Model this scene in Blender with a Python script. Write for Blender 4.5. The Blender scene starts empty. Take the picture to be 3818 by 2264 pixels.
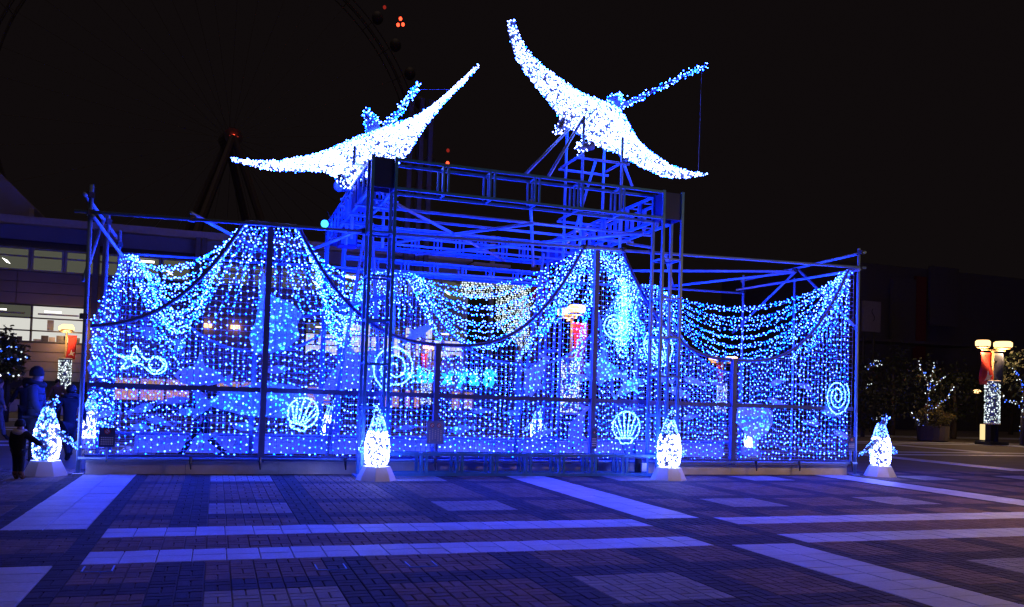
# Night plaza: a lit aquarium enclosure with net lights, truss gantry, two manta rays and penguins.
import bpy, bmesh, math, random
import numpy as np
from mathutils import Vector, Matrix

random.seed(7); rng = np.random.default_rng(7)
sc = bpy.context.scene
PI = math.pi

# ------------------------------------------------------------------ camera, world, city glow lamp, exposure
cam_d = bpy.data.cameras.new('camera'); cam = bpy.data.objects.new('camera', cam_d)
sc.collection.objects.link(cam); sc.camera = cam
cam_d.sensor_width = 36.0; cam_d.lens = 36.0 * 3181 / 3818
cam_d.shift_y = 243 / 3818; cam_d.clip_start = 0.1; cam_d.clip_end = 3000
YAW, PITCH, ROLL = math.radians(19.1), math.radians(1.9), math.radians(1.85)
fw = Vector((math.sin(YAW) * math.cos(PITCH), math.cos(YAW) * math.cos(PITCH), math.sin(PITCH)))
r0 = Vector((math.cos(YAW), -math.sin(YAW), 0)); u0 = r0.cross(fw)
rt = r0 * math.cos(ROLL) + u0 * math.sin(ROLL); up = -r0 * math.sin(ROLL) + u0 * math.cos(ROLL)
m = Matrix((rt, up, -fw)).transposed().to_4x4(); m.translation = (0, 0, 1.5); cam.matrix_world = m

world = bpy.data.worlds.new('World'); sc.world = world; world.use_nodes = True
nt = world.node_tree; nt.nodes.clear()
wo = nt.nodes.new('ShaderNodeOutputWorld'); bg = nt.nodes.new('ShaderNodeBackground')
sky = nt.nodes.new('ShaderNodeTexSky'); sky.sky_type = 'NISHITA'; sky.sun_disc = False
sky.sun_elevation = math.radians(76); sky.sun_rotation = math.radians(200)
tint = nt.nodes.new('ShaderNodeMix'); tint.data_type = 'RGBA'; tint.inputs[0].default_value = 0.9
nt.links.new(sky.outputs[0], tint.inputs[6]); tint.inputs[7].default_value = (8.2, 5.6, 5.9, 1)   # city glow on low cloud
nt.links.new(tint.outputs[2], bg.inputs[0]); bg.inputs[1].default_value = 0.00062
nt.links.new(bg.outputs[0], wo.inputs[0])

city_glow_d = bpy.data.lights.new('city_glow', 'SUN'); city_glow = bpy.data.objects.new('city_glow', city_glow_d); sc.collection.objects.link(city_glow)
city_glow_d.energy = 0.15; city_glow_d.angle = math.radians(60); city_glow_d.color = (1.0, 0.66, 0.48)  # no sun here: dim warm overhead lamp added for the city glow
city_glow.rotation_euler = (math.radians(14), 0, math.radians(-20))

vs = sc.view_settings; vs.view_transform = 'Standard'; vs.look = 'None'; vs.exposure = 0; vs.gamma = 1
vs.use_curve_mapping = False
sc.render.engine = 'CYCLES'
cy = sc.cycles; cy.use_denoising = True; cy.max_bounces = 5; cy.diffuse_bounces = 3; cy.glossy_bounces = 3
cy.transmission_bounces = 4; cy.transparent_max_bounces = 8; cy.sample_clamp_indirect = 3.0; cy.use_light_tree = True
cy.caustics_reflective = False; cy.caustics_refractive = False
cy.filter_width = 1.4

# ------------------------------------------------------------------ helpers
ORG = {}
def org(o): return ORG.get(o.name, Vector((0, 0, 0)))
def tag(o, label=None, cat=None, group=None, kind=None):
    if label: o['label'] = label
    if cat: o['category'] = cat
    if group: o['group'] = group
    if kind: o['kind'] = kind
    return o
def thing(name, label, cat, loc=(0, 0, 0), group=None):
    o = bpy.data.objects.new(name, None); sc.collection.objects.link(o); o.location = loc
    o.empty_display_size = 0.1; ORG[o.name] = Vector(loc)
    return tag(o, label, cat, group)
def link(name, me, parent=None, loc=None):
    o = bpy.data.objects.new(name, me); sc.collection.objects.link(o)
    if parent is not None:
        o.parent = parent; ORG[o.name] = org(parent)
    if loc is not None: o.location = loc
    return o

class MB:
    def __init__(s): s.v = []; s.f = []; s.sm = False
    def add(s, vs_, fs_):
        b = len(s.v); s.v += [tuple(p) for p in vs_]; s.f += [tuple(i + b for i in f) for f in fs_]; return s
    def box(s, c, d, rz=0.0):
        x, y, z = d[0] / 2, d[1] / 2, d[2] / 2; ca, sa = math.cos(rz), math.sin(rz)
        p = [(c[0] + a * x * ca - b * y * sa, c[1] + a * x * sa + b * y * ca, c[2] + e * z)
             for e in (-1, 1) for a, b in ((-1, -1), (1, -1), (1, 1), (-1, 1))]
        return s.add(p, [(3, 2, 1, 0), (4, 5, 6, 7), (0, 1, 5, 4), (1, 2, 6, 5), (2, 3, 7, 6), (3, 0, 4, 7)])
    def span(s, x0, x1, y0, y1, z0, z1): return s.box(((x0 + x1) / 2, (y0 + y1) / 2, (z0 + z1) / 2), (x1 - x0, y1 - y0, z1 - z0))
    def tube(s, pts, r, n=8, cap=True, ph=0.0):
        pts = [Vector(p) for p in pts]; rs = r if isinstance(r, (list, tuple)) else [r] * len(pts)
        b = len(s.v); prev = None
        for i, p in enumerate(pts):
            t = (pts[min(i + 1, len(pts) - 1)] - pts[max(i - 1, 0)])
            if t.length < 1e-9: t = Vector((0, 0, 1))
            t.normalize()
            if prev is None:
                a = Vector((0, 0, 1)) if abs(t.z) < 0.9 else Vector((1, 0, 0)); prev = t.cross(a).normalized()
            else:
                q = prev - t * prev.dot(t); prev = q.normalized() if q.length > 1e-6 else prev
            w = t.cross(prev)
            for k in range(n):
                an = 2 * PI * k / n + ph
                s.v.append(tuple(p + (prev * math.cos(an) + w * math.sin(an)) * rs[i]))
        for i in range(len(pts) - 1):
            for k in range(n):
                a0 = b + i * n + k; a1 = b + i * n + (k + 1) % n
                s.f.append((a0, a1, a1 + n, a0 + n))
        if cap and n > 2:
            s.f.append(tuple(b + k for k in reversed(range(n)))); s.f.append(tuple(b + (len(pts) - 1) * n + k for k in range(n)))
        return s
    def bar(s, p, q, w=0.05):  # square tube
        return s.tube([p, q], w * 0.7071, 4, True, PI / 4)
    def lathe(s, prof, c=(0, 0, 0), n=16, ph=0.0):
        b = len(s.v)
        for r, z in prof:
            for k in range(n):
                an = 2 * PI * k / n + ph; s.v.append((c[0] + r * math.cos(an), c[1] + r * math.sin(an), c[2] + z))
        for i in range(len(prof) - 1):
            for k in range(n):
                a0 = b + i * n + k; a1 = b + i * n + (k + 1) % n; s.f.append((a0, a1, a1 + n, a0 + n))
        s.f.append(tuple(b + k for k in reversed(range(n)))); s.f.append(tuple(b + (len(prof) - 1) * n + k for k in range(n)))
        return s
    def ball(s, c, r, n=10, m=7):
        rr = r if isinstance(r, (tuple, list)) else (r, r, r); b = len(s.v)
        s.v.append((c[0], c[1], c[2] - rr[2]))
        for i in range(1, m):
            a = -PI / 2 + PI * i / m
            for k in range(n):
                t = 2 * PI * k / n
                s.v.append((c[0] + rr[0] * math.cos(a) * math.cos(t), c[1] + rr[1] * math.cos(a) * math.sin(t), c[2] + rr[2] * math.sin(a)))
        s.v.append((c[0], c[1], c[2] + rr[2])); e = len(s.v) - 1
        for k in range(n):
            s.f.append((b, b + 1 + (k + 1) % n, b + 1 + k)); s.f.append((e, e - n + k, e - n + (k + 1) % n))
        for i in range(m - 2):
            for k in range(n):
                a0 = b + 1 + i * n + k; a1 = b + 1 + i * n + (k + 1) % n; s.f.append((a0, a1, a1 + n, a0 + n))
        return s
    def prism(s, poly, f, t0, t1):  # polygon in 2D, f(u,v,t)->xyz
        n = len(poly); p = [f(u, v, t0) for u, v in poly] + [f(u, v, t1) for u, v in poly]
        return s.add(p, [tuple(range(n)), tuple(reversed(range(n, 2 * n)))] + [(k, k + n, (k + 1) % n + n, (k + 1) % n) for k in range(n)])
    def build(s, name, mat, parent=None, smooth=False, local=False, kind=None):
        me = bpy.data.meshes.new(name)
        o3 = Vector((0, 0, 0)) if (parent is None or local) else org(parent)
        me.from_pydata([(a - o3.x, b - o3.y, c - o3.z) for a, b, c in s.v], [], s.f)
        if smooth: me.polygons.foreach_set('use_smooth', [True] * len(me.polygons))
        for q in (mat if isinstance(mat, (list, tuple)) else [mat]): me.materials.append(q)
        o = link(name, me, parent)
        if kind: o['kind'] = kind
        return o

OCT_V = np.array([(1, 0, 0), (-1, 0, 0), (0, 1, 0), (0, -1, 0), (0, 0, 1), (0, 0, -1)], float)
OCT_F = np.array([(0, 2, 4), (2, 1, 4), (1, 3, 4), (3, 0, 4), (2, 0, 5), (1, 2, 5), (3, 1, 5), (0, 3, 5)])
NB = [0]
def bulbs(name, pts, r, mat, parent, jit=0.22):
    """many tiny lamp bulbs as one part"""
    p = np.asarray(pts, float).reshape(-1, 3); n = len(p); NB[0] += n
    o3 = np.array(org(parent)) if parent is not None else 0
    rad = r * (1 + jit * rng.uniform(-1, 1, n))
    v = (p - o3)[:, None, :] + OCT_V[None] * rad[:, None, None]
    f = OCT_F[None] + 6 * np.arange(n)[:, None, None]
    me = bpy.data.meshes.new(name); me.vertices.add(6 * n); me.vertices.foreach_set('co', v.reshape(-1))
    me.loops.add(24 * n); me.polygons.add(8 * n)
    me.loops.foreach_set('vertex_index', f.reshape(-1).astype(np.int32))
    me.polygons.foreach_set('loop_start', np.arange(8 * n, dtype=np.int32) * 3)
    me.polygons.foreach_set('loop_total', np.full(8 * n, 3, np.int32))
    me.update(calc_edges=True); me.materials.append(mat)
    o = link(name, me, parent); o['kind'] = 'stuff'
    return o

# ------------------------------------------------------------------ materials
def nodes(name):
    mt = bpy.data.materials.new(name); mt.use_nodes = True; t = mt.node_tree
    return mt, t, t.nodes['Principled BSDF']
def mat(name, col, rough=0.6, metal=0.0, var=0.12, scale=6.0, bump=0.0, spec=0.5, island=0.0, stain=0.0):
    mt, t, b = nodes(name); N = t.nodes.new; L = t.links.new
    b.inputs['Roughness'].default_value = rough; b.inputs['Metallic'].default_value = metal
    b.inputs['Specular IOR Level'].default_value = spec
    tc = N('ShaderNodeTexCoord'); nz = N('ShaderNodeTexNoise'); nz.inputs['Scale'].default_value = scale
    nz.inputs['Detail'].default_value = 5; L(tc.outputs['Object'], nz.inputs['Vector'])
    mr = N('ShaderNodeMapRange'); mr.inputs[1].default_value = 0.25; mr.inputs[2].default_value = 0.75
    mr.inputs[3].default_value = 1 - var; mr.inputs[4].default_value = 1 + var; L(nz.outputs[0], mr.inputs[0])
    fac = mr.outputs[0]
    if island:
        ge = N('ShaderNodeNewGeometry'); oi = N('ShaderNodeObjectInfo'); ad = N('ShaderNodeMath'); ad.operation = 'ADD'
        L(ge.outputs['Random Per Island'], ad.inputs[0]); L(oi.outputs['Random'], ad.inputs[1])
        fr = N('ShaderNodeMath'); fr.operation = 'FRACT'; L(ad.outputs[0], fr.inputs[0])
        m2 = N('ShaderNodeMapRange'); m2.inputs[3].default_value = 1 - island; m2.inputs[4].default_value = 1 + island; L(fr.outputs[0], m2.inputs[0])
        mu = N('ShaderNodeMath'); mu.operation = 'MULTIPLY'; L(fac, mu.inputs[0]); L(m2.outputs[0], mu.inputs[1]); fac = mu.outputs[0]
    if stain:
        gp = N('ShaderNodeNewGeometry'); n3 = N('ShaderNodeTexNoise'); n3.inputs['Scale'].default_value = 1.7; n3.inputs['Detail'].default_value = 8; n3.inputs['Roughness'].default_value = 0.72; n3.inputs['Distortion'].default_value = 0.6
        L(gp.outputs['Position'], n3.inputs['Vector']); m3 = N('ShaderNodeMapRange'); m3.inputs[1].default_value = 0.3; m3.inputs[2].default_value = 0.62; m3.inputs[3].default_value = 1 - stain; m3.inputs[4].default_value = 1 + stain * 0.3; L(n3.outputs[0], m3.inputs[0])
        m4 = N('ShaderNodeMath'); m4.operation = 'MULTIPLY'; L(fac, m4.inputs[0]); L(m3.outputs[0], m4.inputs[1]); fac = m4.outputs[0]
    mx = N('ShaderNodeVectorMath'); mx.operation = 'SCALE'; mx.inputs[0].default_value = col; L(fac, mx.inputs['Scale'])
    L(mx.outputs[0], b.inputs['Base Color'])
    if bump:
        bp = N('ShaderNodeBump'); bp.inputs['Strength'].default_value = bump; bp.inputs['Distance'].default_value = 0.01
        n2 = N('ShaderNodeTexNoise'); n2.inputs['Scale'].default_value = scale * 12; L(tc.outputs['Object'], n2.inputs['Vector'])
        L(n2.outputs[0], bp.inputs['Height']); L(bp.outputs[0], b.inputs['Normal'])
    return mt
def glow(name, ca, cb=None, strength=1.0, sample=True, thr=0.5):
    """light-giving bulb; colour varies from bulb to bulb"""
    mt = bpy.data.materials.new(name); mt.use_nodes = True; t = mt.node_tree; t.nodes.clear()
    out = t.nodes.new('ShaderNodeOutputMaterial'); e = t.nodes.new('ShaderNodeEmission'); e.inputs[1].default_value = strength
    if cb:
        g = t.nodes.new('ShaderNodeNewGeometry'); mx = t.nodes.new('ShaderNodeMix'); mx.data_type = 'RGBA'
        rp = t.nodes.new('ShaderNodeMapRange'); rp.inputs[1].default_value = thr - 0.25; rp.inputs[2].default_value = thr + 0.25
        t.links.new(g.outputs['Random Per Island'], rp.inputs[0]); t.links.new(rp.outputs[0], mx.inputs[0])
        mx.inputs[6].default_value = (*ca, 1); mx.inputs[7].default_value = (*cb, 1); t.links.new(mx.outputs[2], e.inputs[0])
    else: e.inputs[0].default_value = (*ca, 1)
    if cb:   # some bulbs are dimmer than others
        k7 = t.nodes.new('ShaderNodeMath'); k7.operation = 'MULTIPLY'; k7.inputs[1].default_value = 7.31; t.links.new(g.outputs['Random Per Island'], k7.inputs[0])
        k8 = t.nodes.new('ShaderNodeMath'); k8.operation = 'FRACT'; t.links.new(k7.outputs[0], k8.inputs[0])
        k9 = t.nodes.new('ShaderNodeMapRange'); k9.inputs[3].default_value = 0.5 * strength; k9.inputs[4].default_value = 1.4 * strength; t.links.new(k8.outputs[0], k9.inputs[0]); t.links.new(k9.outputs[0], e.inputs[1])
    t.links.new(e.outputs[0], out.inputs[0])
    mt.cycles.emission_sampling = 'AUTO' if sample else 'NONE'
    return mt

M = {}
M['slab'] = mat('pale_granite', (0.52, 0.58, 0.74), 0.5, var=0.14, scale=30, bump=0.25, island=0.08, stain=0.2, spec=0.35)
M['brick_brown'] = mat('brown_brick', (0.20, 0.142, 0.125), 0.75, var=0.15, scale=25, bump=0.4, island=0.18, stain=0.3, spec=0.2)
M['brick_dark'] = mat('dark_brick', (0.065, 0.058, 0.078), 0.75, var=0.15, scale=25, bump=0.4, island=0.18, stain=0.25, spec=0.2)
M['brick_light'] = mat('grey_brick', (0.32, 0.32, 0.36), 0.7, var=0.12, scale=25, bump=0.4, island=0.10, stain=0.25, spec=0.25)
M['joint'] = mat('paving_bed', (0.10, 0.085, 0.075), 0.75, var=0.25, scale=1.2, bump=0.3)
M['galv'] = mat('galvanised_pipe', (0.20, 0.34, 0.60), 0.36, metal=0.2, var=0.14, scale=9)
M['truss'] = mat('painted_truss_steel', (0.06, 0.26, 0.70), 0.4, var=0.16, scale=8)
M['frame'] = mat('blue_painted_frame', (0.09, 0.13, 0.40), 0.38, var=0.1, scale=8)
M['wire'] = mat('mesh_wire', (0.42, 0.44, 0.52), 0.5, metal=0.2)
M['cable'] = mat('lamp_cable', (0.16, 0.18, 0.26), 0.5)
M['clamp'] = mat('dark_clamp', (0.06, 0.06, 0.07), 0.5, metal=0.5)
M['concrete'] = mat('cast_concrete', (0.80, 0.78, 0.74), 0.8, var=0.18, scale=3, bump=0.3)
M['plate'] = mat('box_plate', (0.03, 0.05, 0.24), 0.5, var=0.06, spec=0.2)
M['black'] = mat('black_plastic', (0.02, 0.02, 0.022), 0.5)
M['white'] = mat('white_panel', (0.82, 0.82, 0.82), 0.5, var=0.06, scale=4)
M['dgreen'] = mat('dark_foliage', (0.012, 0.02, 0.008), 0.6, var=0.3, scale=4, island=0.4)
M['ygreen'] = mat('yellow_foliage', (0.13, 0.11, 0.02), 0.6, var=0.3, scale=4, island=0.4)
M['bark'] = mat('bark', (0.07, 0.055, 0.045), 0.85, var=0.25, scale=12, bump=0.5)

BLUE_A, BLUE_B = (2.0, 6.2, 132.0), (0.08, 3.2, 98.0)
M['led'] = glow('blue_led', BLUE_B, BLUE_A, 1.0, thr=0.45)
M['led_cyan'] = glow('cyan_led', (0.1, 2.4, 40.0), (0.6, 4.0, 40.0), 1.0)
M['led_white'] = glow('white_led', (5.0, 6.5, 30.0), (8.0, 9.5, 30.0), 1.0)
M['led_ray'] = glow('ray_led', (1.8, 4.0, 24.0), (5.0, 6.4, 22.0), 1.0)
M['rope'] = glow('rope_light', (0.9, 4.0, 26.0), (1.5, 5.0, 26.0), 1.0)
M['led_pale'] = glow('pale_led', (1.6, 1.8, 1.9), (0.7, 0.85, 0.8), 1.0, sample=False)

# ------------------------------------------------------------------ ground and paving
def project(p):
    v = Vector(p) - Vector((0, 0, 1.5)); w = v.dot(fw)
    if w < 0.1: return None
    return (v.dot(rt) / w * 3181 + 1909) / 3818, (-v.dot(up) / w * 3181 + 1375) / 2264, w
g = MB(); g.span(-400, 400, -60, 700, -0.5, -0.015)
ground = g.build('plaza_ground', M['joint']); tag(ground, 'brick paved plaza with pale granite bands', kind='structure')

PXP, CELL = 7.27, 6.47 / 33
def colour_at(i, j, reg):
    dc = i in (0, 4, 5, 11, 12, 19, 20, 26, 27, 32); lc = 6 <= i <= 10 or 21 <= i <= 25
    if reg == 'mid': return 'brick_dark' if i in (0, 32) else 'brick_brown'
    rows = {'up': ((3, 4, 10, 11, 22, 23, 29, 30), (5, 24)), 'low': ((4, 5, 11, 12), (6,))}[reg]
    dr = j in rows[0]; lr = any(a <= j <= a + 4 for a in rows[1])
    if lc and lr: return 'brick_light'
    if dc or dr: return 'brick_dark'
    return 'brick_brown'
rects = []   # (x0,x1,y0,y1,material)
def cell(x, y, w, h, par, mt):
    if par: rects.append((x, x + w / 2, y, y + h, mt)); rects.append((x + w / 2, x + w, y, y + h, mt))
    else: rects.append((x, x + w, y, y + h / 2, mt)); rects.append((x, x + w, y + h / 2, y + h, mt))
slabs = []
for k in range(-1, 3):
    bx = -1.2 + PXP * k
    for i in range(33):
        x = bx + i * CELL
        for reg, y0, n, sg in (('up', 9.8, 35, 1), ('low', 7.88, 17, -1)):
            for j in range(n):
                y = y0 + j * 0.195 if sg > 0 else y0 - (j + 1) * 0.195
                cell(x, y, CELL, 0.195, (i + j) % 2, colour_at(i, j, reg))
        for j in range(4): cell(x, 8.46 + j * 0.19, CELL, 0.19, (i + j) % 2, colour_at(i, j, 'mid'))
        if i in (0, 32):
            for j in range(3): cell(x, 9.22 + j * 0.1933, CELL, 0.1933, (i + j) % 2, 'brick_dark'); cell(x, 7.88 + j * 0.1933, CELL, 0.1933, (i + j) % 2, 'brick_dark')
    for i in range(4):      # crossing between the wide bands
        for j in range(10): cell(bx - 0.8 + i * 0.2, 7.88 + j * 0.192, 0.2, 0.192, (i + j) % 2, 'brick_brown' if 2 < j < 7 else 'brick_dark')
    for y0 in (7.88, 9.22):
        n = 21; w = (6.47 - 2 * CELL) / n
        for i in range(n):
            for j in range(2): slabs.append((bx + CELL + i * w, bx + CELL + (i + 1) * w, y0 + j * 0.29, y0 + j * 0.29 + 0.29))
    for i in range(2):
        for j in range(22): slabs.append((bx - 0.8 + i * 0.4, bx - 0.4 + i * 0.4, 9.8 + j * 0.31, 9.8 + (j + 1) * 0.31))
        for j in range(11): slabs.append((bx - 0.8 + i * 0.4, bx - 0.4 + i * 0.4, 7.88 - (j + 1) * 0.31, 7.88 - j * 0.31))
def stone(mb, x0, x1, y0, y1, gap, z, bev=0.006):
    a, b, c, d = x0 + gap, x1 - gap, y0 + gap, y1 - gap; e = bev
    mb.add([(a, c, -0.016), (b, c, -0.016), (b, d, -0.016), (a, d, -0.016),
            (a, c, z - e), (b, c, z - e), (b, d, z - e), (a, d, z - e),
            (a + e, c + e, z), (b - e, c + e, z), (b - e, d - e, z), (a + e, d - e, z)],
           [(0, 1, 5, 4), (1, 2, 6, 5), (2, 3, 7, 6), (3, 0, 4, 7), (4, 5, 9, 8), (5, 6, 10, 9), (6, 7, 11, 10), (7, 4, 8, 11), (8, 9, 10, 11)])
def lay(items, name, far_name, gap, matof):
    vis = []
    for n_, it in enumerate(items):
        cx, cy_ = (it[0] + it[1]) / 2, (it[2] + it[3]) / 2; pr = project((cx, cy_, 0))
        if pr and -0.02 < pr[0] < 1.02 and pr[1] < 1.02 and cy_ < 15.6: vis.append((pr[2], n_))
    near = set(n_ for _, n_ in sorted(vis)[:300]); cache = {}; rest = {}
    for n_, it in enumerate(items):
        mt = matof(it); z = random.uniform(-0.003, 0.0)
        if n_ in near:
            w, h = it[1] - it[0], it[3] - it[2]; key = (round(w, 3), round(h, 3), mt)
            if key not in cache:
                q = MB(); stone(q, -w / 2, w / 2, -h / 2, h / 2, gap, 0.0); me = bpy.data.meshes.new(name)
                me.from_pydata(q.v, [], q.f); me.materials.append(M[mt]); cache[key] = me
            o = link(name, cache[key], ground, ((it[0] + it[1]) / 2, (it[2] + it[3]) / 2, z)); o.rotation_euler = (random.gauss(0, 0.006), random.gauss(0, 0.006), 0)
        elif it[3] < 17 and -9 < it[0] < 22:
            stone(rest.setdefault(mt, MB()), it[0], it[1], it[2], it[3], gap, z)
    for mt, q in rest.items(): q.build(far_name, M[mt], ground, kind='stuff')
lay(rects, 'brick', 'brick_field', 0.0032, lambda it: it[4])
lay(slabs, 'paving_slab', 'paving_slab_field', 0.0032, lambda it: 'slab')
fb = MB()
for y in (22.6, 23.95, 29.9, 31.25, 37.2, 38.5): fb.span(-45, 70, y, y + 0.58, -0.014, -0.009)
for k in range(-4, 9): fb.span(-2.0 + PXP * k, -1.2 + PXP * k, 24.6, 29.8, -0.014, -0.0085); fb.span(-2.0 + PXP * k, -1.2 + PXP * k, 16.9, 22.5, -0.014, -0.0085)
fb.build('far_paving_bands', M['slab'], ground, kind='stuff')
for p, w in (((-0.838,7.662,0), 0.22), ((0.99,7.426,0), 0.24), ((1.777,7.416,0), 0.24)):
    t = thing('access_cover', 'bright metal edging of a paved access cover, %s' % ('left of the three' if p[0] < -0.5 else 'middle one of three' if p[0] < 1 else 'right one of three'), 'access cover', (p[0], p[1], 0))
    for dx in (-w / 2, w / 2): MB().span(p[0] + dx - 0.006, p[0] + dx + 0.006, p[1] - 0.11, p[1] + 0.11, -0.012, 0.005).build('edge_strip', M['galv'], t)
    MB().span(p[0] - w / 2, p[0] + w / 2, p[1] - 0.118, p[1] - 0.111, -0.012, 0.004).build('edge_strip', M['galv'], t)

# ------------------------------------------------------------------ enclosure frame
BX = [-2.05, 0.8, 3.91, 7.12, 10.38, 13.57]
YF, YB = 15.6, 20.0
FP = [(0.82, 0.46, 4.42), (7.27, 0.42, 4.56), (13.62, 0.28, 4.62)]
BP = [(-2.07, 0.35, 4.28), (3.9, 0.5, 4.36), (10.4, 0.5, 4.55)]
def edge(x, pk, low=2.44, L=2.72, pw=2.6):
    z = low
    for xp, hw, zp in pk:
        t = 1 - max(0, abs(x - xp) - hw) / L
        if t > 0: z = max(z, low + (zp - low) * min(1, t) ** pw)
    return z
fz = lambda x: edge(x, FP)
bz = lambda x: edge(x, BP, 2.33)

fr = thing('scaffold_frame', 'galvanised scaffold pipe frame carrying the light nets of the aquarium enclosure', 'scaffold', (5.76, 17.8, 0))
def pipe(p, q, r=0.032, name='pipe', m_='galv'): return MB().tube([p, q], r, 10).build(name, M[m_], fr, smooth=True)
def clampat(p):
    MB().box(p, (0.1, 0.1, 0.09), 0.4).build('clamp', M['clamp'], fr)
pipe((-2.07, 15.55, 0.03), (-2.07, 15.55, 4.78), 0.036, 'post'); pipe((13.57, 15.55, 0.03), (13.57, 15.55, 5.1), 0.036, 'post')
pipe((-2.07, 20, 0.03), (-2.07, 20, 4.8), 0.034, 'post'); pipe((-2.07, 17.9, 0.03), (-2.07, 17.9, 4.78), 0.034, 'post')
pipe((13.57, 20, 0.03), (13.57, 20, 5.05), 0.034, 'post'); pipe((13.57, 17.8, 0.03), (13.57, 17.8, 4.7), 0.03, 'post')
for x in (0.8, 3.91, 7.12, 10.38): pipe((x, 20.06, 0.03), (x, 20.06, bz(x)), 0.05, 'post')
pipe((-2.3, 15.48, 4.31), (13.7, 15.48, 4.66), 0.03)
pipe((-2.12, 20.07, 4.32), (13.62, 20.07, 4.56), 0.03)
pipe((-2.14, 15.3, 4.57), (-2.14, 20.2, 4.66)); pipe((-2.0, 15.3, 4.22), (-2.0, 20.2, 4.25)); pipe((-2.14, 18.0, 4.75), (-2.14, 15.62, 3.2))
pipe((13.64, 15.42, 5.0), (13.64, 20.2, 4.92)); pipe((13.5, 15.42, 4.6), (13.5, 20.2, 4.66)); pipe((13.64, 17.8, 4.95), (13.64, 15.65, 3.3)); pipe((13.66, 17.75, 4.95), (13.66, 20.6, 3.5))
pipe((13.5, 17.75, 4.86), (8.9, 19.95, 4.8)); pipe((8.75, 15.7, 4.55), (11.4, 20.05, 4.62)); pipe((11.4, 20.1, 4.6), (13.5, 17.7, 4.83))
pipe((-0.52, 15.42, 4.45), (1.25, 20.0, 4.42)); pipe((1.25, 20.05, 4.40), (2.5, 15.45, 4.5)); pipe((7.7, 15.4, 4.66), (8.6, 16.0, 4.75), 0.03)
pipe((-2.07, 15.5, 0.27), (13.57, 15.5, 0.27), 0.028); pipe((-2.0, 20.12, 0.45), (13.5, 20.12, 0.45), 0.03)
for x, z in ((-2.07, 4.31), (-2.07, 4.6), (-0.5, 4.36), (2.42, 4.42), (2.96, 4.44), (7.66, 4.54), (8.3, 4.56), (13.57, 4.65), (13.57, 5.0), (6.8, 4.52)): clampat((x, 15.5, z))
for p in ((-2.07, 17.9, 4.6), (-2.07, 20, 4.5), (13.57, 17.8, 4.9), (13.57, 20, 4.6), (-2.1, 15.55, 2.6), (13.6, 15.6, 3.3)): clampat(p)
for x in (-0.35, 0.78, 2.25, 3.9, 7.2, 10.9, 12.0, 13.4):
    MB().tube([(x, 15.46, 0.31), (x, 15.43, 0.2), (x + 0.01, 15.44, 0.1)], [0.028, 0.022, 0.012], 6).build('hook', M['clamp'], fr)
for x in (-2.07, 13.57): MB().box((x, 15.55, 0.01), (0.16, 0.16, 0.02)).build('foot_plate', M['galv'], fr)

# curb boards below the net
cb = thing('base_curb', 'low pale curb of cast boards under the front of the enclosure', 'curb', (5.7, 15.8, 0))
xx = -1.98
while xx < 13.4:
    w = min(1.55, 13.45 - xx)
    MB().span(xx + 0.004, xx + w - 0.004, 15.66 + random.uniform(0, 0.006), 15.9, 0, 0.205).build('curb_board', M['concrete'], cb)
    MB().span(xx + 0.004, xx + w - 0.004, 15.64, 15.92, 0.207, 0.235).build('curb_cap', M['white'], cb); xx += w
bn = thing('low_bench', 'long low pale bench running along the back of the enclosure', 'bench', (5.7, 20.5, 0))
for i in range(9):
    x = -1.6 + i * 1.65
    MB().span(x, x + 1.63, 20.3, 20.33, 0.03, 0.36).build('front_board', M['white'], bn)
    MB().span(x, x + 1.63, 20.28, 20.7, 0.362, 0.40).build('seat_board', M['white'], bn)
for i in range(10): MB().box((-1.6 + i * 1.64, 20.5, 0.18), (0.06, 0.3, 0.36)).build('leg', M['concrete'], bn)

# mesh panels
NAMES_F = ['at the left end by the penguins', 'left of the low middle post', 'between the middle post and the dense right peak', 'right of the gantry leg', 'at the far right end']
def wires(mb, x0, x1, y, zf, r=0.0028, sx=0.1, sz=0.1, z0=0.3):
    n = int(round((x1 - x0) / sx))
    for i in range(n + 1):
        x = x0 + (x1 - x0) * i / n; mb.tube([(x, y, z0), (x, y, zf(x) - 0.02)], r, 3, False)
    z = z0
    while z < 4.6:
        xs = np.linspace(x0, x1, 60); ok = [x for x in xs if zf(x) > z]
        if len(ok) > 1: mb.tube([(ok[0], y, z), (ok[-1], y, z)], r, 3, False)
        z += sz
def panel(k, y, zf, front):
    x0, x1 = BX[k], BX[k + 1]; side = 'front' if front else 'back'
    t = thing('mesh_panel', '%s mesh panel with curved top %s' % (side, NAMES_F[k]), 'mesh panel', ((x0 + x1) / 2, y, 0), '%s mesh panels' % side)
    a, b = x0 + 0.055, x1 - 0.055
    xs = np.linspace(a, b, 41); MB().tube([(x, y, zf(x)) for x in xs], 0.035 if front else 0.028, 8).build('top_rail', M['frame'] if front else M['galv'], t, smooth=True)
    if front:
        MB().box(((a + b) / 2, y, 1.48), (b - a, 0.06, 0.085)).build('mid_rail', M['frame'], t)
        MB().box(((a + b) / 2, y, 0.31), (b - a, 0.05, 0.05)).build('bottom_rail', M['frame'], t)
        if k < 4: MB().box((x1, y - 0.03, zf(x1) / 2 + 0.12), (0.1, 0.1, zf(x1) - 0.2)).build('post', M['frame'], t)
    w = MB(); wires(w, a, b, y + 0.035, zf, 0.0032 if front else 0.003); w.build('wire_mesh', M['wire'], t, kind='stuff')
for k in range(5): panel(k, YF, fz, True)
for k in range(5): panel(k, YB, bz, False)

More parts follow.
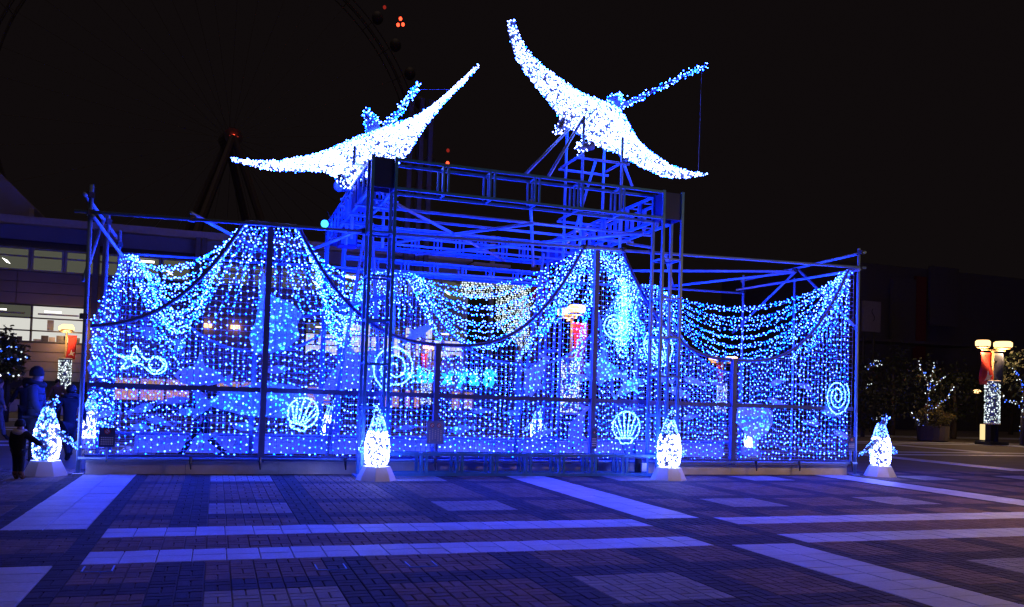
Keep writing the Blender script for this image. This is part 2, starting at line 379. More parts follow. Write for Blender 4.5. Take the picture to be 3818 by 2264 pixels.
# light curtains: hanging cables with bulbs
def curtain(t, f, zf, u0, u1, z0, du, dz, r, mt, off=0.03, wire=True, wob=0.009):
    pts, cab = [], MB(); n = int((u1 - u0) / du); ph = rng.uniform(0, 6, 4)
    for i in range(n + 1):
        u = u0 + (i + 0.5) * (u1 - u0) / (n + 1); zt = zf(u); prev = None; z = zt - dz * (0.5 * (i % 2) + rng.uniform(0, 0.4)); line = [f(u, zt, 0)]
        while z > z0:
            uu = u + rng.normal(0, wob) ; p = f(uu, z + 0.03 * math.sin(u * 5 + ph[0]) , rng.uniform(-off, off)); pts.append(p); line.append(f(u, z, 0)); z -= dz * rng.uniform(0.88, 1.12)
        if wire and len(line) > 2: cab.tube([line[0], line[-1]], 0.0035, 3, False)
    if wire: cab.build('cables', M['cable'], t, kind='stuff')
    bulbs('bulbs', pts, r, mt, t); return pts
RB = 0.0136
ORD = 'first second third fourth fifth sixth seventh eighth ninth tenth eleventh twelfth thirteenth fourteenth fifteenth sixteenth seventeenth eighteenth nineteenth twentieth twenty-first twenty-second twenty-third twenty-fourth twenty-fifth twenty-sixth twenty-seventh twenty-eighth twenty-ninth thirtieth'.split()
FD = [(0.105, 0.13), (0.105, 0.13), (0.10, 0.12), (0.10, 0.12), (0.10, 0.125)]
for k in range(5):
    t = thing('light_curtain', 'front curtain of hanging blue lights %s' % NAMES_F[k], 'light curtain', ((BX[k] + BX[k + 1]) / 2, YF + 0.1, 2.4), 'front light curtains')
    curtain(t, lambda u, z, o: (u, YF + 0.1 + o, z), fz, BX[k] + 0.08, BX[k + 1] - 0.08, 0.3, FD[k][0], FD[k][1], RB, M['led'])
for k in range(5):
    t = thing('light_curtain', 'back curtain of hanging blue lights %s' % NAMES_F[k], 'light curtain', ((BX[k] + BX[k + 1]) / 2, YB - 0.1, 2.4), 'back light curtains')
    curtain(t, lambda u, z, o: (u, YB - 0.1 + o, z), bz, BX[k] + 0.05, BX[k + 1] - 0.05, 0.5, 0.13, 0.16, RB, M['led'])
sz_ = lambda pf, pb: (lambda u: max(2.4, pb + (pf - pb) * (u - YB) / (YF - YB)))
for x, zf, pb, w_ in ((-2.0, 2.5, 4.2, 'left'), (13.5, 4.5, 2.6, 'right')):
    t = thing('light_curtain', 'side curtain of hanging blue lights closing the %s end of the enclosure' % w_, 'light curtain', (x, 17.8, 2.4))
    curtain(t, lambda u, z, o: (x + o, u, z), sz_(zf, pb), YF + 0.15, YB - 0.1, 0.4, 0.16, 0.17, RB, M['led'])

# draped strands between front and back peaks
def strand(name, label, group, p, q, sag, step=0.085, r=RB, jit=0.02, mt='led', power=2):
    p, q = Vector(p), Vector(q); n = max(6, int((q - p).length * 1.05 / step))
    cur = lambda t: p.lerp(q, t) - Vector((0, 0, sag * (1 - abs(2 * t - 1) ** power)))
    c = MB().tube([cur(i / 20) for i in range(21)], 0.005, 3, False).build(name, M['cable']); tag(c, label, 'string light', group)
    pts = [tuple(cur((i + rng.uniform(-.3, .3)) / n) + Vector(rng.normal(0, jit, 3))) for i in range(n + 1)]
    bulbs('bulbs', pts, r, M[mt], c)
SW = ['left back corner to left front peak', 'left front peak to middle back peak', 'middle back peak to dense right front peak', 'dense right front peak to right back peak', 'right back peak to far right front corner']
FPX = {0: 0.82, 1: 0.82, 2: 7.27, 3: 7.27, 4: 13.5}; BPX = {0: -1.98, 1: 3.9, 2: 3.9, 3: 10.4, 4: 10.4}
for k in range(5):       # every swag hangs from one front peak to one back peak, its strands sagging deeper and deeper
    N_ = (12, 11, 12, 13, 13)[k]; sf = -1 if k % 2 == 0 else 1
    for i in range(N_):
        u = i / (N_ - 1); xf = FPX[k] + sf * ((0.42 if k < 4 else 0.0) + 0.45 * u); xk = BPX[k] - sf * ((0.4 if k else 0.1) + 0.45 * u)
        p = (xf, YF + 0.08, fz(xf) - 0.03); q = (xk, YB - 0.08, bz(xk) - 0.03); top = (p[2] + q[2]) / 2
        low = 3.88 - 1.38 * u + rng.uniform(-0.05, 0.05)
        strand('light_strand', '%s blue strand down in the swag from %s' % (ORD[i], SW[k]), 'strands of the swag from ' + SW[k], p, q, max(0.15, top - low), step=0.058, jit=0.022)
# fans falling from the front peaks inside the net
for (xp, hw, zp), n_, spread, lb in ((FP[0], 13, 1.5, 'left front peak'), (FP[1], 30, 1.7, 'dense right front peak'), (FP[2], 9, -1.5, 'far right front corner')):
    for i in range(n_):
        a = (i + 0.5) / n_ * 2 - 1
        if spread < 0: a = -(i + 0.5) / n_
        x0_ = xp + a * hw * 0.95; x1_ = xp + a * abs(spread) + rng.uniform(-0.1, 0.1)
        z1 = max(0.7, fz(x1_) - rng.uniform(0.25, 0.8) - 0.9 * (1 - abs(a)))
        if n_ == 30 and 7.05 < x1_ < 8.15: x1_ = 6.95 + rng.uniform(-.12, .05) if i % 2 else 8.3 + rng.uniform(-.05, 1.0); z1 = rng.uniform(1.5, 2.6)
        strand('light_strand', '%s blue strand from the left in the fan under the %s' % (ORD[i if spread > 0 else n_ - 1 - i], lb), 'fan strands under the ' + lb, (x0_, YF + 0.15 + rng.uniform(0, .2), zp - 0.03), (x1_, YF + 0.25 + rng.uniform(0, 0.5), z1), 0.12 * abs(a) + 0.02, step=0.06)
for (xp, hw, zp), n_, lb in ((BP[0], 9, 'left back corner'), (BP[1], 18, 'middle back peak'), (BP[2], 14, 'right back peak')):
    for i in range(n_):
        a = (i + 0.5) / n_ * 2 - 1
        if xp < 0: a = (i + 0.5) / n_
        x0_ = xp + a * hw * 0.95; x1_ = xp + a * 1.5
        strand('light_strand', '%s blue strand from the left in the fan under the %s' % (ORD[i], lb), 'fan strands under the ' + lb, (x0_, YB - 0.15, zp - 0.03), (x1_, YB - 0.3, max(1.6, bz(x1_) - rng.uniform(0.3, 1.2))), 0.1, step=0.07)

# ------------------------------------------------------------------ truss gantry
ga = thing('truss_gantry', 'tall square truss gantry of painted steel standing over the middle of the enclosure', 'gantry', (5.6, 18.4, 0))
GX0, GX1, GY0, GY1, GW = 2.68, 8.5, 15.22, 21.5, 0.42
CH = 0.055
def leg(cx, cy_, nm):
    t = MB(); h = GW / 2
    for a in (-h, h):
        for b in (-h, h): t.bar((cx + a, cy_ + b, 0.0), (cx + a, cy_ + b, 5.72), CH)
    o = t.build('leg', M['truss'], ga); z = 0.45
    while z < 5.1:
        for (x0, y0, x1, y1) in ((-h, -h, h, -h), (h, -h, h, h), (h, h, -h, h), (-h, h, -h, -h)):
            MB().bar((cx + x0, cy_ + y0, z), (cx + x1, cy_ + y1, z), 0.035).build('rung', M['truss'], o)
        z += 0.78
    MB().box((cx, cy_, 0.015), (0.6, 0.6, 0.03)).build('base_plate', M['truss'], o)
    for dx, dy, sx, sy in ((0, -h + 0.02, GW - 0.07, 0.02), (0, h - 0.02, GW - 0.07, 0.02), (-h + 0.02, 0, 0.02, GW - 0.07), (h - 0.02, 0, 0.02, GW - 0.07)):
        MB().box((cx + dx, cy_ + dy, 5.42), (sx, sy, 0.54)).build('corner_plate', M['plate'], o)
for cx in (GX0, GX1):
    for cy_ in (GY0, GY1): leg(cx, cy_, '')
def beam(p, q, along, z0, z1, n, uw=0.034):
    h = GW / 2 - 0.003; t = MB(); d = Vector(q) - Vector(p)
    off = [Vector((0, -h, 0)), Vector((0, h, 0))] if along == 'x' else [Vector((-h, 0, 0)), Vector((h, 0, 0))]
    P, Q = Vector(p), Vector(q)
    for of in off:
        for z in (z0, z1): t.bar(P + of + Vector((0, 0, z)), Q + of + Vector((0, 0, z)), CH - 0.004)
    o = t.build('beam', M['truss'], ga)
    for i in range(1, n):
        for e in (-0.045, 0.045):
            c = P + d * (i / n) + d.normalized() * e
            for of in off: MB().bar(c + of + Vector((0, 0, z0)), c + of + Vector((0, 0, z1)), uw).build('upright', M['truss'], o)
        c = P + d * (i / n)
        for z in (z0, z1): MB().bar(c + off[0] + Vector((0, 0, z)), c + off[1] + Vector((0, 0, z)), 0.03).build('crossbar', M['truss'], o)
h_ = GW / 2 + 0.03
beam((GX0 + h_, GY0, 0), (GX1 - h_, GY0, 0), 'x', 5.16, 5.68, 6)
beam((GX0 + h_, GY1, 0), (GX1 - h_, GY1, 0), 'x', 5.16, 5.68, 9)
beam((GX0, GY0 + h_, 0), (GX0, GY1 - h_, 0), 'y', 5.16, 5.68, 10)
beam((GX1, GY0 + h_, 0), (GX1, GY1 - h_, 0), 'y', 5.16, 5.68, 10)
beam((GX0 + h_, GY0 + 0.02, 0), (GX1 - h_, GY0 + 0.02, 0), 'x', 0.06, 0.42, 8, 0.05)
beam((GX0 + h_, GY1 - 0.02, 0), (GX1 - h_, GY1 - 0.02, 0), 'x', 4.55, 4.85, 7)
for y, z in ((16.4, 5.09), (17.3, 5.09), (18.3, 5.09), (19.3, 5.09), (20.3, 5.09)):
    MB().tube([(GX0 - 0.3, y, z), (GX1 + 0.3, y, z)], 0.03, 8).build('roof_pipe', M['galv'], ga, smooth=True)
for p, q in (((3.0, 15.6, 5.02), (6.9, 20.8, 5.02)), ((8.2, 15.7, 4.98), (4.6, 20.9, 4.98)), ((3.0, 20.9, 5.0), (5.9, 16.0, 5.0)), ((5.6, 15.4, 5.3), (7.4, 20.0, 4.8)), ((2.95, 15.6, 3.3), (1.3, 20.0, 3.0)), ((2.2, 17.9, 0.03), (2.9, 18.2, 5.1)), ((3.4, 17.9, 0.03), (3.0, 18.1, 5.1)), ((7.9, 18.0, 5.1), (9.0, 17.7, 0.05)), ((7.6, 19.8, 5.1), (6.9, 19.6, 0.05))):
    MB().tube([p, q], 0.035, 8).build('brace_pipe', M['galv'], ga, smooth=True)

# stage lamps and boxes on the gantry
def stage_lamp(p, aim, lit, label, r=0.13):
    t = thing('stage_lamp', label, 'stage lamp', p); P = Vector(p); d = (Vector(aim) - P).normalized()
    MB().tube([P - d * 0.16, P - d * 0.12, P + d * 0.12, P + d * 0.17], [r * 0.45, r * 0.85, r * 0.9, r], 14).build('can', M['truss'], t, smooth=True)
    MB().tube([P + d * 0.171, P + d * 0.178], [r * 0.86, r * 0.84], 14).build('lens', lit, t)
    MB().tube([P + Vector((0, 0, 0.3)), P + Vector((0.12, 0.05, 0.1)), P + Vector((0.12, 0.05, -0.05))], 0.014, 6).build('yoke', M['black'], t)
M['cyan_lens'] = glow('cyan_lens', (0.12, 1.6, 1.8), strength=1.4)
M['lens_off'] = mat('lens_glass', (0.5, 0.6, 0.75), 0.1)
stage_lamp((2.42, 21.3, 5.62), (-2.5, 10.0, 3.0), M['cyan_lens'], 'stage lamp glowing cyan at the back left corner of the gantry', 0.11)
stage_lamp((2.35, 18.2, 5.85), (1.6, 16.5, 5.5), M['lens_off'], 'unlit silver stage lamp hanging under the left manta ray')
for p, s_, lb in (((2.62, 17.0, 5.36), (0.36, 0.5, 0.44), 'nearer'), ((2.7, 19.6, 5.0), (0.4, 0.45, 0.4), 'farther')):
    t = thing('control_box', 'blue control box on the left side of the gantry, the %s one' % lb, 'control box', p)
    MB().box(p, s_).build('case', M['plate'], t); MB().box((p[0], p[1] - s_[1] / 2 - 0.008, p[2]), (s_[0] * 0.8, 0.012, s_[2] * 0.8)).build('lid', M['truss'], t)
t = thing('cable_reel', 'dark cable clamp box standing inside the right end of the lower truss', 'cable box', (8.0, 15.25, 0.0))
MB().tube([(8.0, 15.25, 0.08), (8.0, 15.25, 0.36)], 0.07, 10).build('drum', M['black'], t); MB().box((8.06, 15.12, 0.2), (0.1, 0.05, 0.16)).build('white_tag', M['white'], t)

# ------------------------------------------------------------------ manta rays on masts
def resample(pts, n):
    p = np.array(pts, float); d = np.r_[0, np.cumsum(np.linalg.norm(np.diff(p, axis=0), axis=1))]; s = np.linspace(0, d[-1], n)
    return np.stack([np.interp(s, d, p[:, k]) for k in range(3)], 1)
M['membrane'] = mat('ray_netting', (0.10, 0.11, 0.15), 0.7)
def manta(label, lead, trail, tail, fins, dorsal, thick, loc, n_bulb, seed):
    t = thing('manta_ray', label, 'light sculpture', loc); n, m_ = 36, 9
    Lp, Tp = resample(lead, n), resample(trail, n); away = np.array(fw)
    def S(i, j, side):
        s = i / (n - 1); u = j / (m_ - 1); base = Lp[i] * (1 - u) + Tp[i] * u
        th = thick * (math.sin(PI * s) ** 1.5 + 0.06) * math.sin(PI * u) ** 0.7
        return base + away * th * side
    for side, nm in ((-1, 'belly'), (1, 'back')):
        q = MB()
        for i in range(n):
            for j in range(m_): q.v.append(tuple(S(i, j, side)))
        for i in range(n - 1):
            for j in range(m_ - 1):
                a = i * m_ + j; q.f.append((a, a + 1, a + m_ + 1, a + m_))
        o = q.build(nm, M['membrane'], t, smooth=True)
        # bulbs over the surface, by area
        w = np.linalg.norm(Lp - Tp, axis=1); w = w / w.sum(); pts, blue = [], []
        cnt = n_bulb if side < 0 else n_bulb // 3
        for i in rng.choice(n - 1, cnt, p=w[:-1] / w[:-1].sum()):
            a, u = rng.uniform(), rng.uniform(0, 1)
            if abs(math.sin(i * 1.9 + a * 1.9 + 3 * math.sin(u * 11)) * math.sin(u * 21 + 2.2 * math.sin((i + a) * 0.9))) < 0.05: continue
            jj = u * (m_ - 1); j0 = min(int(jj), m_ - 2); b = jj - j0
            p = (S(i, j0, side) * (1 - b) + S(i, j0 + 1, side) * b) * (1 - a) + (S(i + 1, j0, side) * (1 - b) + S(i + 1, j0 + 1, side) * b) * a
            p = p + rng.normal(0, 0.012, 3) + away * side * 0.02
            (blue if (side > 0 or (u > 0.86 and rng.uniform() < 0.8)) else pts).append(p)
        if pts: bulbs('bulbs', pts, 0.0195, M['led_ray'], o)
        if blue: bulbs('edge_bulbs', blue, 0.018, M['led'], o)
    q = MB().tube(tail, [0.06, 0.045, 0.03, 0.015], 8).build('tail', M['membrane'], t, smooth=True)
    tp = resample(tail, 190); bulbs('bulbs', tp + rng.normal(0, 0.045, tp.shape), 0.018, M['led'], q)
    for f_ in fins:
        q = MB().tube(f_, [0.11, 0.08, 0.03], 8).build('head_fin', M['membrane'], t, smooth=True)
        tp = resample(f_, 60); bulbs('bulbs', tp + rng.normal(0, 0.05, tp.shape), 0.02, M['led_ray'], q)
    if dorsal:
        q = MB().tube(dorsal, [0.2, 0.12, 0.05], 8).build('dorsal_fin', M['membrane'], t, smooth=True)
        tp = resample(dorsal, 170); bulbs('bulbs', tp + rng.normal(0, 1, tp.shape) * np.linspace(0.13, 0.03, 170)[:, None], 0.018, M['led'], q)
lead = [(5.975,18.382,10.112),(6.016,18.378,9.833),(6.114,18.254,9.361),(6.309,18.096,8.928),(6.582,17.911,8.501),(6.816,17.633,8.075),(6.97,17.381,7.683),(7.155,17.221,7.419),(7.444,17.127,7.25),(7.791,17.013,7.052),(8.134,17.107,7.045),(8.514,17.19,6.945),(8.961,17.252,6.799),(9.473,17.291,6.681),(9.987,17.324,6.691),(10.669,17.294,6.859)]
trail = [(6.168,18.417,10.218),(6.289,18.49,9.972),(6.542,18.522,9.58),(6.951,18.498,9.252),(7.452,18.44,8.955),(7.995,18.471,8.755),(8.501,18.407,8.622),(8.903,18.377,8.513),(9.02,18.345,8.289),(9.158,18.204,7.922),(9.275,18.067,7.654),(9.528,17.883,7.377),(9.946,17.644,7.044),(10.322,17.413,6.911),(10.683,17.288,6.891)]
tail = [(8.886,18.382,8.545),(9.596,18.439,8.965),(10.465,18.543,9.503),(11.408,18.62,10.05)]
finA = [(7.007,17.266,7.593),(6.853,17.114,7.407),(6.76,17.046,7.256)]
finB = [(7.552,16.99,7.061),(7.32,16.862,6.967),(7.143,16.819,6.912)]
dorsal = [(8.729,18.434,8.621),(8.818,18.4,8.706),(8.925,18.464,8.835)]
manta('right manta ray of white lights banking on its mast, tail pointing right', lead, trail, tail, [finA, finB], dorsal, 0.26, (7.845,17.81,7.947), 4300, 1)
lead = [(0.133,19.475,6.443),(0.703,19.177,6.277),(1.199,18.797,6.175),(1.704,18.412,6.149),(1.976,18.108,6.096),(2.18,17.832,5.912),(2.326,17.68,5.765),(2.567,17.597,5.773),(2.866,17.486,5.981),(3.228,17.459,6.181),(3.463,17.479,6.333),(3.62,17.523,6.53),(3.816,17.653,6.926),(4.071,17.762,7.355),(4.399,17.843,7.819),(4.736,17.925,8.206),(5.034,18.021,8.573),(5.229,18.05,8.821)]
trail = [(0.12,19.582,6.526),(0.708,19.485,6.516),(1.182,19.425,6.571),(1.752,19.328,6.712),(2.136,19.295,6.884),(2.616,19.225,7.156),(2.984,19.197,7.337),(3.339,19.069,7.49),(3.623,18.967,7.596),(4.027,18.716,7.749),(4.377,18.586,7.988),(4.697,18.359,8.294),(5.039,18.227,8.671),(5.216,18.053,8.871)]
tail = [(3.34,19.07,7.464),(3.624,19.276,7.849),(3.889,19.487,8.269),(4.277,19.755,8.87)]
finA = [(2.255,17.701,5.89),(2.299,17.479,5.728),(2.374,17.35,5.661)]
dorsal = [(3.151,19.138,7.381),(3.06,19.266,7.664),(2.991,19.385,7.963)]
manta('left manta ray of white lights rising above the gantry corner box', lead, trail, tail, [finA], dorsal, 0.26, (2.733,18.357,6.6), 4300, 2)
def mast(label, cx, cy_, top, wd, braces):
    t = thing('ray_mast', label, 'mast', (cx, cy_, 4.6)); h = wd / 2
    for a in (-h, h):
        for b in (-h, h): MB().tube([(cx + a, cy_ + b, 4.7), (cx + a, cy_ + b, top + (0.35 if a < 0 else 0))], 0.034, 8).build('mast_post', M['galv'], t, smooth=True)
    for z in (5.55, top - 0.6):
        for s in (-1, 1):
            MB().tube([(cx - h - 0.15, cy_ + s * (h + 0.06), z), (cx + h + 0.15, cy_ + s * (h + 0.06), z)], 0.03, 8).build('ledger', M['galv'], t, smooth=True)
            MB().tube([(cx + s * (h + 0.06), cy_ - h - 0.15, z + 0.07), (cx + s * (h + 0.06), cy_ + h + 0.15, z + 0.07)], 0.03, 8).build('ledger', M['galv'], t, smooth=True)
    for p, q in braces: MB().tube([p, q], 0.033, 8).build('brace', M['galv'], t, smooth=True)
mast('scaffold mast with splayed braces holding up the right manta ray', 7.85, 17.5, 7.35, 0.95, [((5.662,15.9,5.956), (7.03,17,7.366)), ((6.145,15.9,5.955), (7.385,17.1,7.67)), ((8.435,17.6,7.397), (8.983,17.8,6.509)), ((7.6, 17.9, 5.3), (8.0, 17.7, 7.0))])
mast('scaffold mast holding up the left manta ray over the gantry side', 2.95, 18.3, 6.3, 0.8, [((2.6, 15.8, 5.7), (2.6, 18.0, 6.3)), ((2.7, 20.6, 5.7), (2.8, 18.5, 6.4))])
def wire_line(label, p, q):
    tag(MB().tube([p, q], 0.004, 4).build('stay_wire', M['cable']), label, 'wire')
wire_line('thin stay wire hanging from the tail tip of the right manta ray', (11.179,18.495,9.861), (10.577,17.532,7.019))
wire_line('thin stay wire from the tail tip of the left manta ray to its wing', (4.289,19.651,8.703), (4.739,18.238,8.299))

# ------------------------------------------------------------------ penguins
def penguin(p, label, rz, scale=1.0, flip=(0.9, 0.9), n_=900, look=0.3):
    t = thing('penguin', label, 'light sculpture', p, 'penguins of white lights'); t.rotation_euler = (0, 0, rz)
    c8 = [(0.34 * math.cos(PI / 8 + k * PI / 4), 0.34 * math.sin(PI / 8 + k * PI / 4)) for k in range(8)]
    MB().lathe([(0.35, 0.0), (0.235, 0.235)], n=8, ph=PI / 8).build('pedestal', M['white'], t, local=True)
    s = scale; z0 = 0.237
    prof = [(0.10, 0.0), (0.165, 0.05), (0.185, 0.18), (0.19, 0.32), (0.175, 0.45), (0.15, 0.55), (0.13, 0.62), (0.112, 0.68), (0.095, 0.74), (0.075, 0.80), (0.05, 0.85)]
    b = MB().lathe([(r * s, z0 + z * s) for r, z in prof], n=16); body = b.build('body', M['membrane'], t, smooth=True, local=True)
    zz = np.array([q[1] for q in prof]); rr = np.array([q[0] for q in prof]); W, B = [], []
    for i in range(n_):
        z = rng.uniform(0.0, 0.85); r = np.interp(z, zz, rr) * s + 0.012; a = rng.uniform(0, 2 * PI)
        q = (r * math.cos(a), r * math.sin(a), z0 + z * s)
        (B if (z > 0.58 or (math.sin(a) > 0.55 and rng.uniform() < 0.85)) else W).append(q)   # local -Y is the white belly
    o3 = np.array(p)
    def lb(nm, pts, r, mt, par):
        o = bulbs(nm, np.array(pts) + o3, r, mt, par); return o
    ORG[body.name] = Vector(p)
    lb('belly_bulbs', W, 0.019, M['led_white'], body); lb('back_bulbs', B, 0.016, M['led_cyan_w'], body)
    hd = [(0, 0, z0 + 0.80 * s), (0, -look * 0.18 * s, z0 + 0.89 * s), (0, -look * 0.5 * s, z0 + 0.99 * s)]
    bk = MB().tube(hd, [0.065 * s, 0.05 * s, 0.02 * s], 8).build('beak', M['membrane'], t, smooth=True, local=True); ORG[bk.name] = Vector(p)
    tp = resample(hd, 60); lb('bulbs', tp + rng.normal(0, 0.03, tp.shape), 0.015, M['led_cyan_w'], bk)
    for sd, fl in ((-1, flip[0]), (1, flip[1])):
        if not fl: continue
        a = [(sd * 0.15 * s, 0, z0 + 0.5 * s), (sd * (0.15 + 0.13 * fl) * s, 0, z0 + 0.38 * s), (sd * (0.15 + 0.30 * fl) * s, 0, z0 + 0.24 * s)]
        f_ = MB().tube(a, [0.05 * s, 0.04 * s, 0.015 * s], 6).build('flipper', M['membrane'], t, smooth=True, local=True); ORG[f_.name] = Vector(p)
        tp = resample(a, 90); lb('bulbs', tp + rng.normal(0, 0.026, tp.shape), 0.015, M['led_cyan_w'], f_)
M['led_cyan_w'] = glow('cyan_white_led', (0.2, 1.2, 12.0), (1.1, 2.0, 12.0), 1.0)
PEN = [((-2.544,15.525,0), 'penguin of lights on a pedestal touched by the small child', 2.5, 1.0, (1.6, 0.3)),
       ((2.673,14.686,0), 'penguin of lights on a pedestal before the left gantry leg', -0.6, 1.02, (0.6, 0.15)),
       ((8.376,14.695,0), 'penguin of lights on a pedestal before the right gantry leg', -0.15, 1.1, (0.15, 0.4)),
       ((14.093,15.352,0), 'penguin of lights with spread flippers right of the enclosure', 0.25, 1.1, (1.7, 1.3)),
       ((-2.728,22.012,0), 'bright penguin of lights behind the enclosure seen through its left corner', 0.8, 1.05, (0.6, 0.6)),
       ((3.056,24.154,0), 'penguin of lights behind the enclosure beside the left shell motif', 0.6, 1.0, (0.5, 0.5)),
       ((9.394,24.567,0), 'penguin of lights behind the enclosure below the clear dolphin panel', 2.3, 1.0, (0.5, 0.9)),
       ((15.171,21.841,0), 'small penguin of lights behind the enclosure near the round ray panel', 0.4, 0.8, (0.5, 0.5))]
for a in PEN: penguin(*a[:4], a[4] if len(a) > 4 else (0.9, 0.9)) if False else penguin(a[0], a[1], a[2], a[3], a[4])

# ------------------------------------------------------------------ rope-light motifs on the nets
def rope(t, pts, y, name='tube', r=0.0165):
    p3 = [(q[0], y, q[1]) for q in pts]; o = MB().tube(p3, r * 0.5, 5).build(name, M['cable'], t)
    d = sum(math.dist(a, b) for a, b in zip(p3, p3[1:])); rp = resample(p3, max(4, int(d / 0.024)))
    bulbs('beads', rp + rng.normal(0, 0.003, rp.shape), r, M['rope'], o, 0.15)
def spiral(c, y, R0, turns, label, sx=1.0, ph=0.0, wig=0.0):
    t = thing('spiral_motif', label, 'rope light', (c[0], y, c[2]), 'rope light motifs')
    n = 120; pts = []
    for i in range(n + 1):
        a = turns * 2 * PI * i / n; r = R0 * (0.12 + 0.88 * (i / n) ** 0.95)
        pts.append((c[0] + sx * r * math.cos(a + ph), c[2] + r * math.sin(a + ph)))
    rope(t, pts, y)
YM = 15.52
spiral((3.102,15.52,1.962), YM, 0.44, 2.6, 'large spiral rope light beside the left gantry leg', 0.95, 0.6)
spiral((7.535,15.52,2.995), YM, 0.29, 2.9, 'small round spiral rope light under the dense right peak', 0.98, 1.2)
spiral((13.032,15.52,1.739), YM, 0.42, 2.8, 'oval spiral rope light at the far right end', 0.78, 2.0)
def shell(c, y, w, h, label, tilt=0.0):
    t = thing('shell_motif', label, 'rope light', (c[0], y, c[2]), 'rope light motifs'); ca, sa = math.cos(tilt), math.sin(tilt)
    R = lambda u, v: (c[0] + u * ca - v * sa, c[2] + u * sa + v * ca)
    out = []
    for i in range(41):
        a = math.radians(-58 + 296 * i / 40); out.append(R(w * math.cos(a), h * math.sin(a) + 0.02))
    rope(t, out, y, 'rim')
    for k in range(6):
        a = math.radians(20 + 28 * k); rope(t, [R(0.09 * math.cos(a), -h * 0.72), R(w * 0.93 * math.cos(a), h * 0.93 * math.sin(a))], y, 'rib')
    rope(t, [R(-0.15, -h * 0.72), R(0.15, -h * 0.72), R(0.13, -h * 1.0), R(0.06, -h * 1.1), R(0, -h * 1.04), R(-0.06, -h * 1.1), R(-0.13, -h * 1.0), R(-0.15, -h * 0.72)], y, 'hinge')
shell((1.477,15.52,1.081), YM, 0.26, 0.27, 'tilted shell rope light left of the gantry', -0.3)
shell((7.854,15.52,0.961), YM, 0.30, 0.30, 'upright shell rope light left of the right gantry leg')
shell((8.666,15.75,2.624), YM + 0.23, 0.33, 0.36, 'shell rope light seen through the right gantry leg', 0.5)
def star(c, y, s, label):
    t = thing('starfish_motif', label, 'rope light', (c[0], y, c[2]), 'rope light motifs')
    raw = [(-0.95, 0.42), (-0.62, 0.30), (-0.35, 0.34), (-0.22, 0.36), (-0.16, 0.80), (-0.05, 0.86), (0.08, 0.62), (0.2, 0.42), (0.42, 0.22), (0.62, 0.2), (0.85, 0.36), (1.15, 0.34), (1.4, 0.12), (1.42, -0.2), (1.2, -0.46), (0.85, -0.52), (0.55, -0.35), (0.3, -0.06), (0.05, -0.02), (-0.3, -0.2), (-0.7, -0.34), (-0.62, -0.2), (-0.46, 0.04), (-0.52, 0.2), (-0.95, 0.42)]
    rope(t, [(c[0] + u * s, c[2] + v * s) for u, v in raw], y, 'outline')
    rope(t, [(c[0] + u * s, c[2] + v * s) for u, v in ((-0.28, 0.22), (-0.02, 0.36), (0.12, 0.12), (-0.12, 0.0), (-0.28, 0.22))], y, 'eye')
    rope(t, [(c[0] + u * s, c[2] + v * s) for u, v in ((0.62, 0.12), (0.6, -0.1), (0.75, -0.3), (1.0, -0.36), (1.2, -0.25), (1.3, 0.0), (1.2, 0.2), (1.0, 0.28))], y, 'curl')
star((-1.269,15.52,1.862), YM, 0.33, 'starfish rope light with a curled arm in the left bay')

# lettering panel at the back of the enclosure
M['letter'] = glow('cyan_letter', (0.02, 0.55, 1.0), strength=1.5)
sg = thing('lettering', 'cyan glowing letters outlined with lights on the back net in the middle', 'lettering', (5.379,19.75,1.951))
for ch, p, s_ in (('a', (4.301,19.75,1.833), 0.52), ('h', (4.594,19.75,1.844), 0.56), ('n', (4.875,19.75,1.855), 0.52), ('x', (5.222,19.75,1.821), 0.58),
                  ('y', (5.571,19.75,1.865), 0.6), ('a', (5.895,19.75,1.823), 0.56), ('8', (6.254,19.75,1.812), 0.62)):
    cu = bpy.data.curves.new('letter', 'FONT'); cu.body = ch; cu.size = s_ * 0.9; cu.align_x = 'CENTER'; cu.extrude = 0.02; cu.offset = 0.022; cu.materials.append(M['letter'])
    tmp = bpy.data.objects.new('letter_outline', cu); me = bpy.data.meshes.new_from_object(tmp); bpy.data.objects.remove(tmp)
    o = bpy.data.objects.new('letter', me); sc.collection.objects.link(o); o.parent = sg; o.location = Vector(p) - org(sg); o.rotation_euler = (PI / 2, 0, 0); ORG[o.name] = org(sg)
    o.location.z -= 0.06
    pts = [(p[0] + rng.uniform(-0.16, 0.16), 19.70, p[2] + rng.uniform(-0.08, 0.3)) for _ in range(26)]
    bulbs('letter_bulbs', pts, 0.016, M['led'], sg)

# ------------------------------------------------------------------ clear plastic sea animals
def plastic(name, col, trans):
    mt, t, b = nodes(name); b.inputs['Base Color'].default_value = (*col, 1); b.inputs['Roughness'].default_value = 0.35
    tr = t.nodes.new('ShaderNodeBsdfTranslucent'); tr.inputs[0].default_value = (*col, 1); tp = t.nodes.new('ShaderNodeBsdfTransparent')
    a = t.nodes.new('ShaderNodeMixShader'); a.inputs[0].default_value = 0.5; c = t.nodes.new('ShaderNodeMixShader'); c.inputs[0].default_value = trans
    t.links.new(b.outputs[0], a.inputs[1]); t.links.new(tr.outputs[0], a.inputs[2]); t.links.new(a.outputs[0], c.inputs[1]); t.links.new(tp.outputs[0], c.inputs[2])
    t.links.new(c.outputs[0], t.nodes['Material Output'].inputs[0]); return mt
M['clear'] = plastic('clear_blue_plastic', (0.7, 0.8, 0.92), 0.15); M['milk'] = plastic('milky_plastic', (0.82, 0.86, 0.92), 0.08)
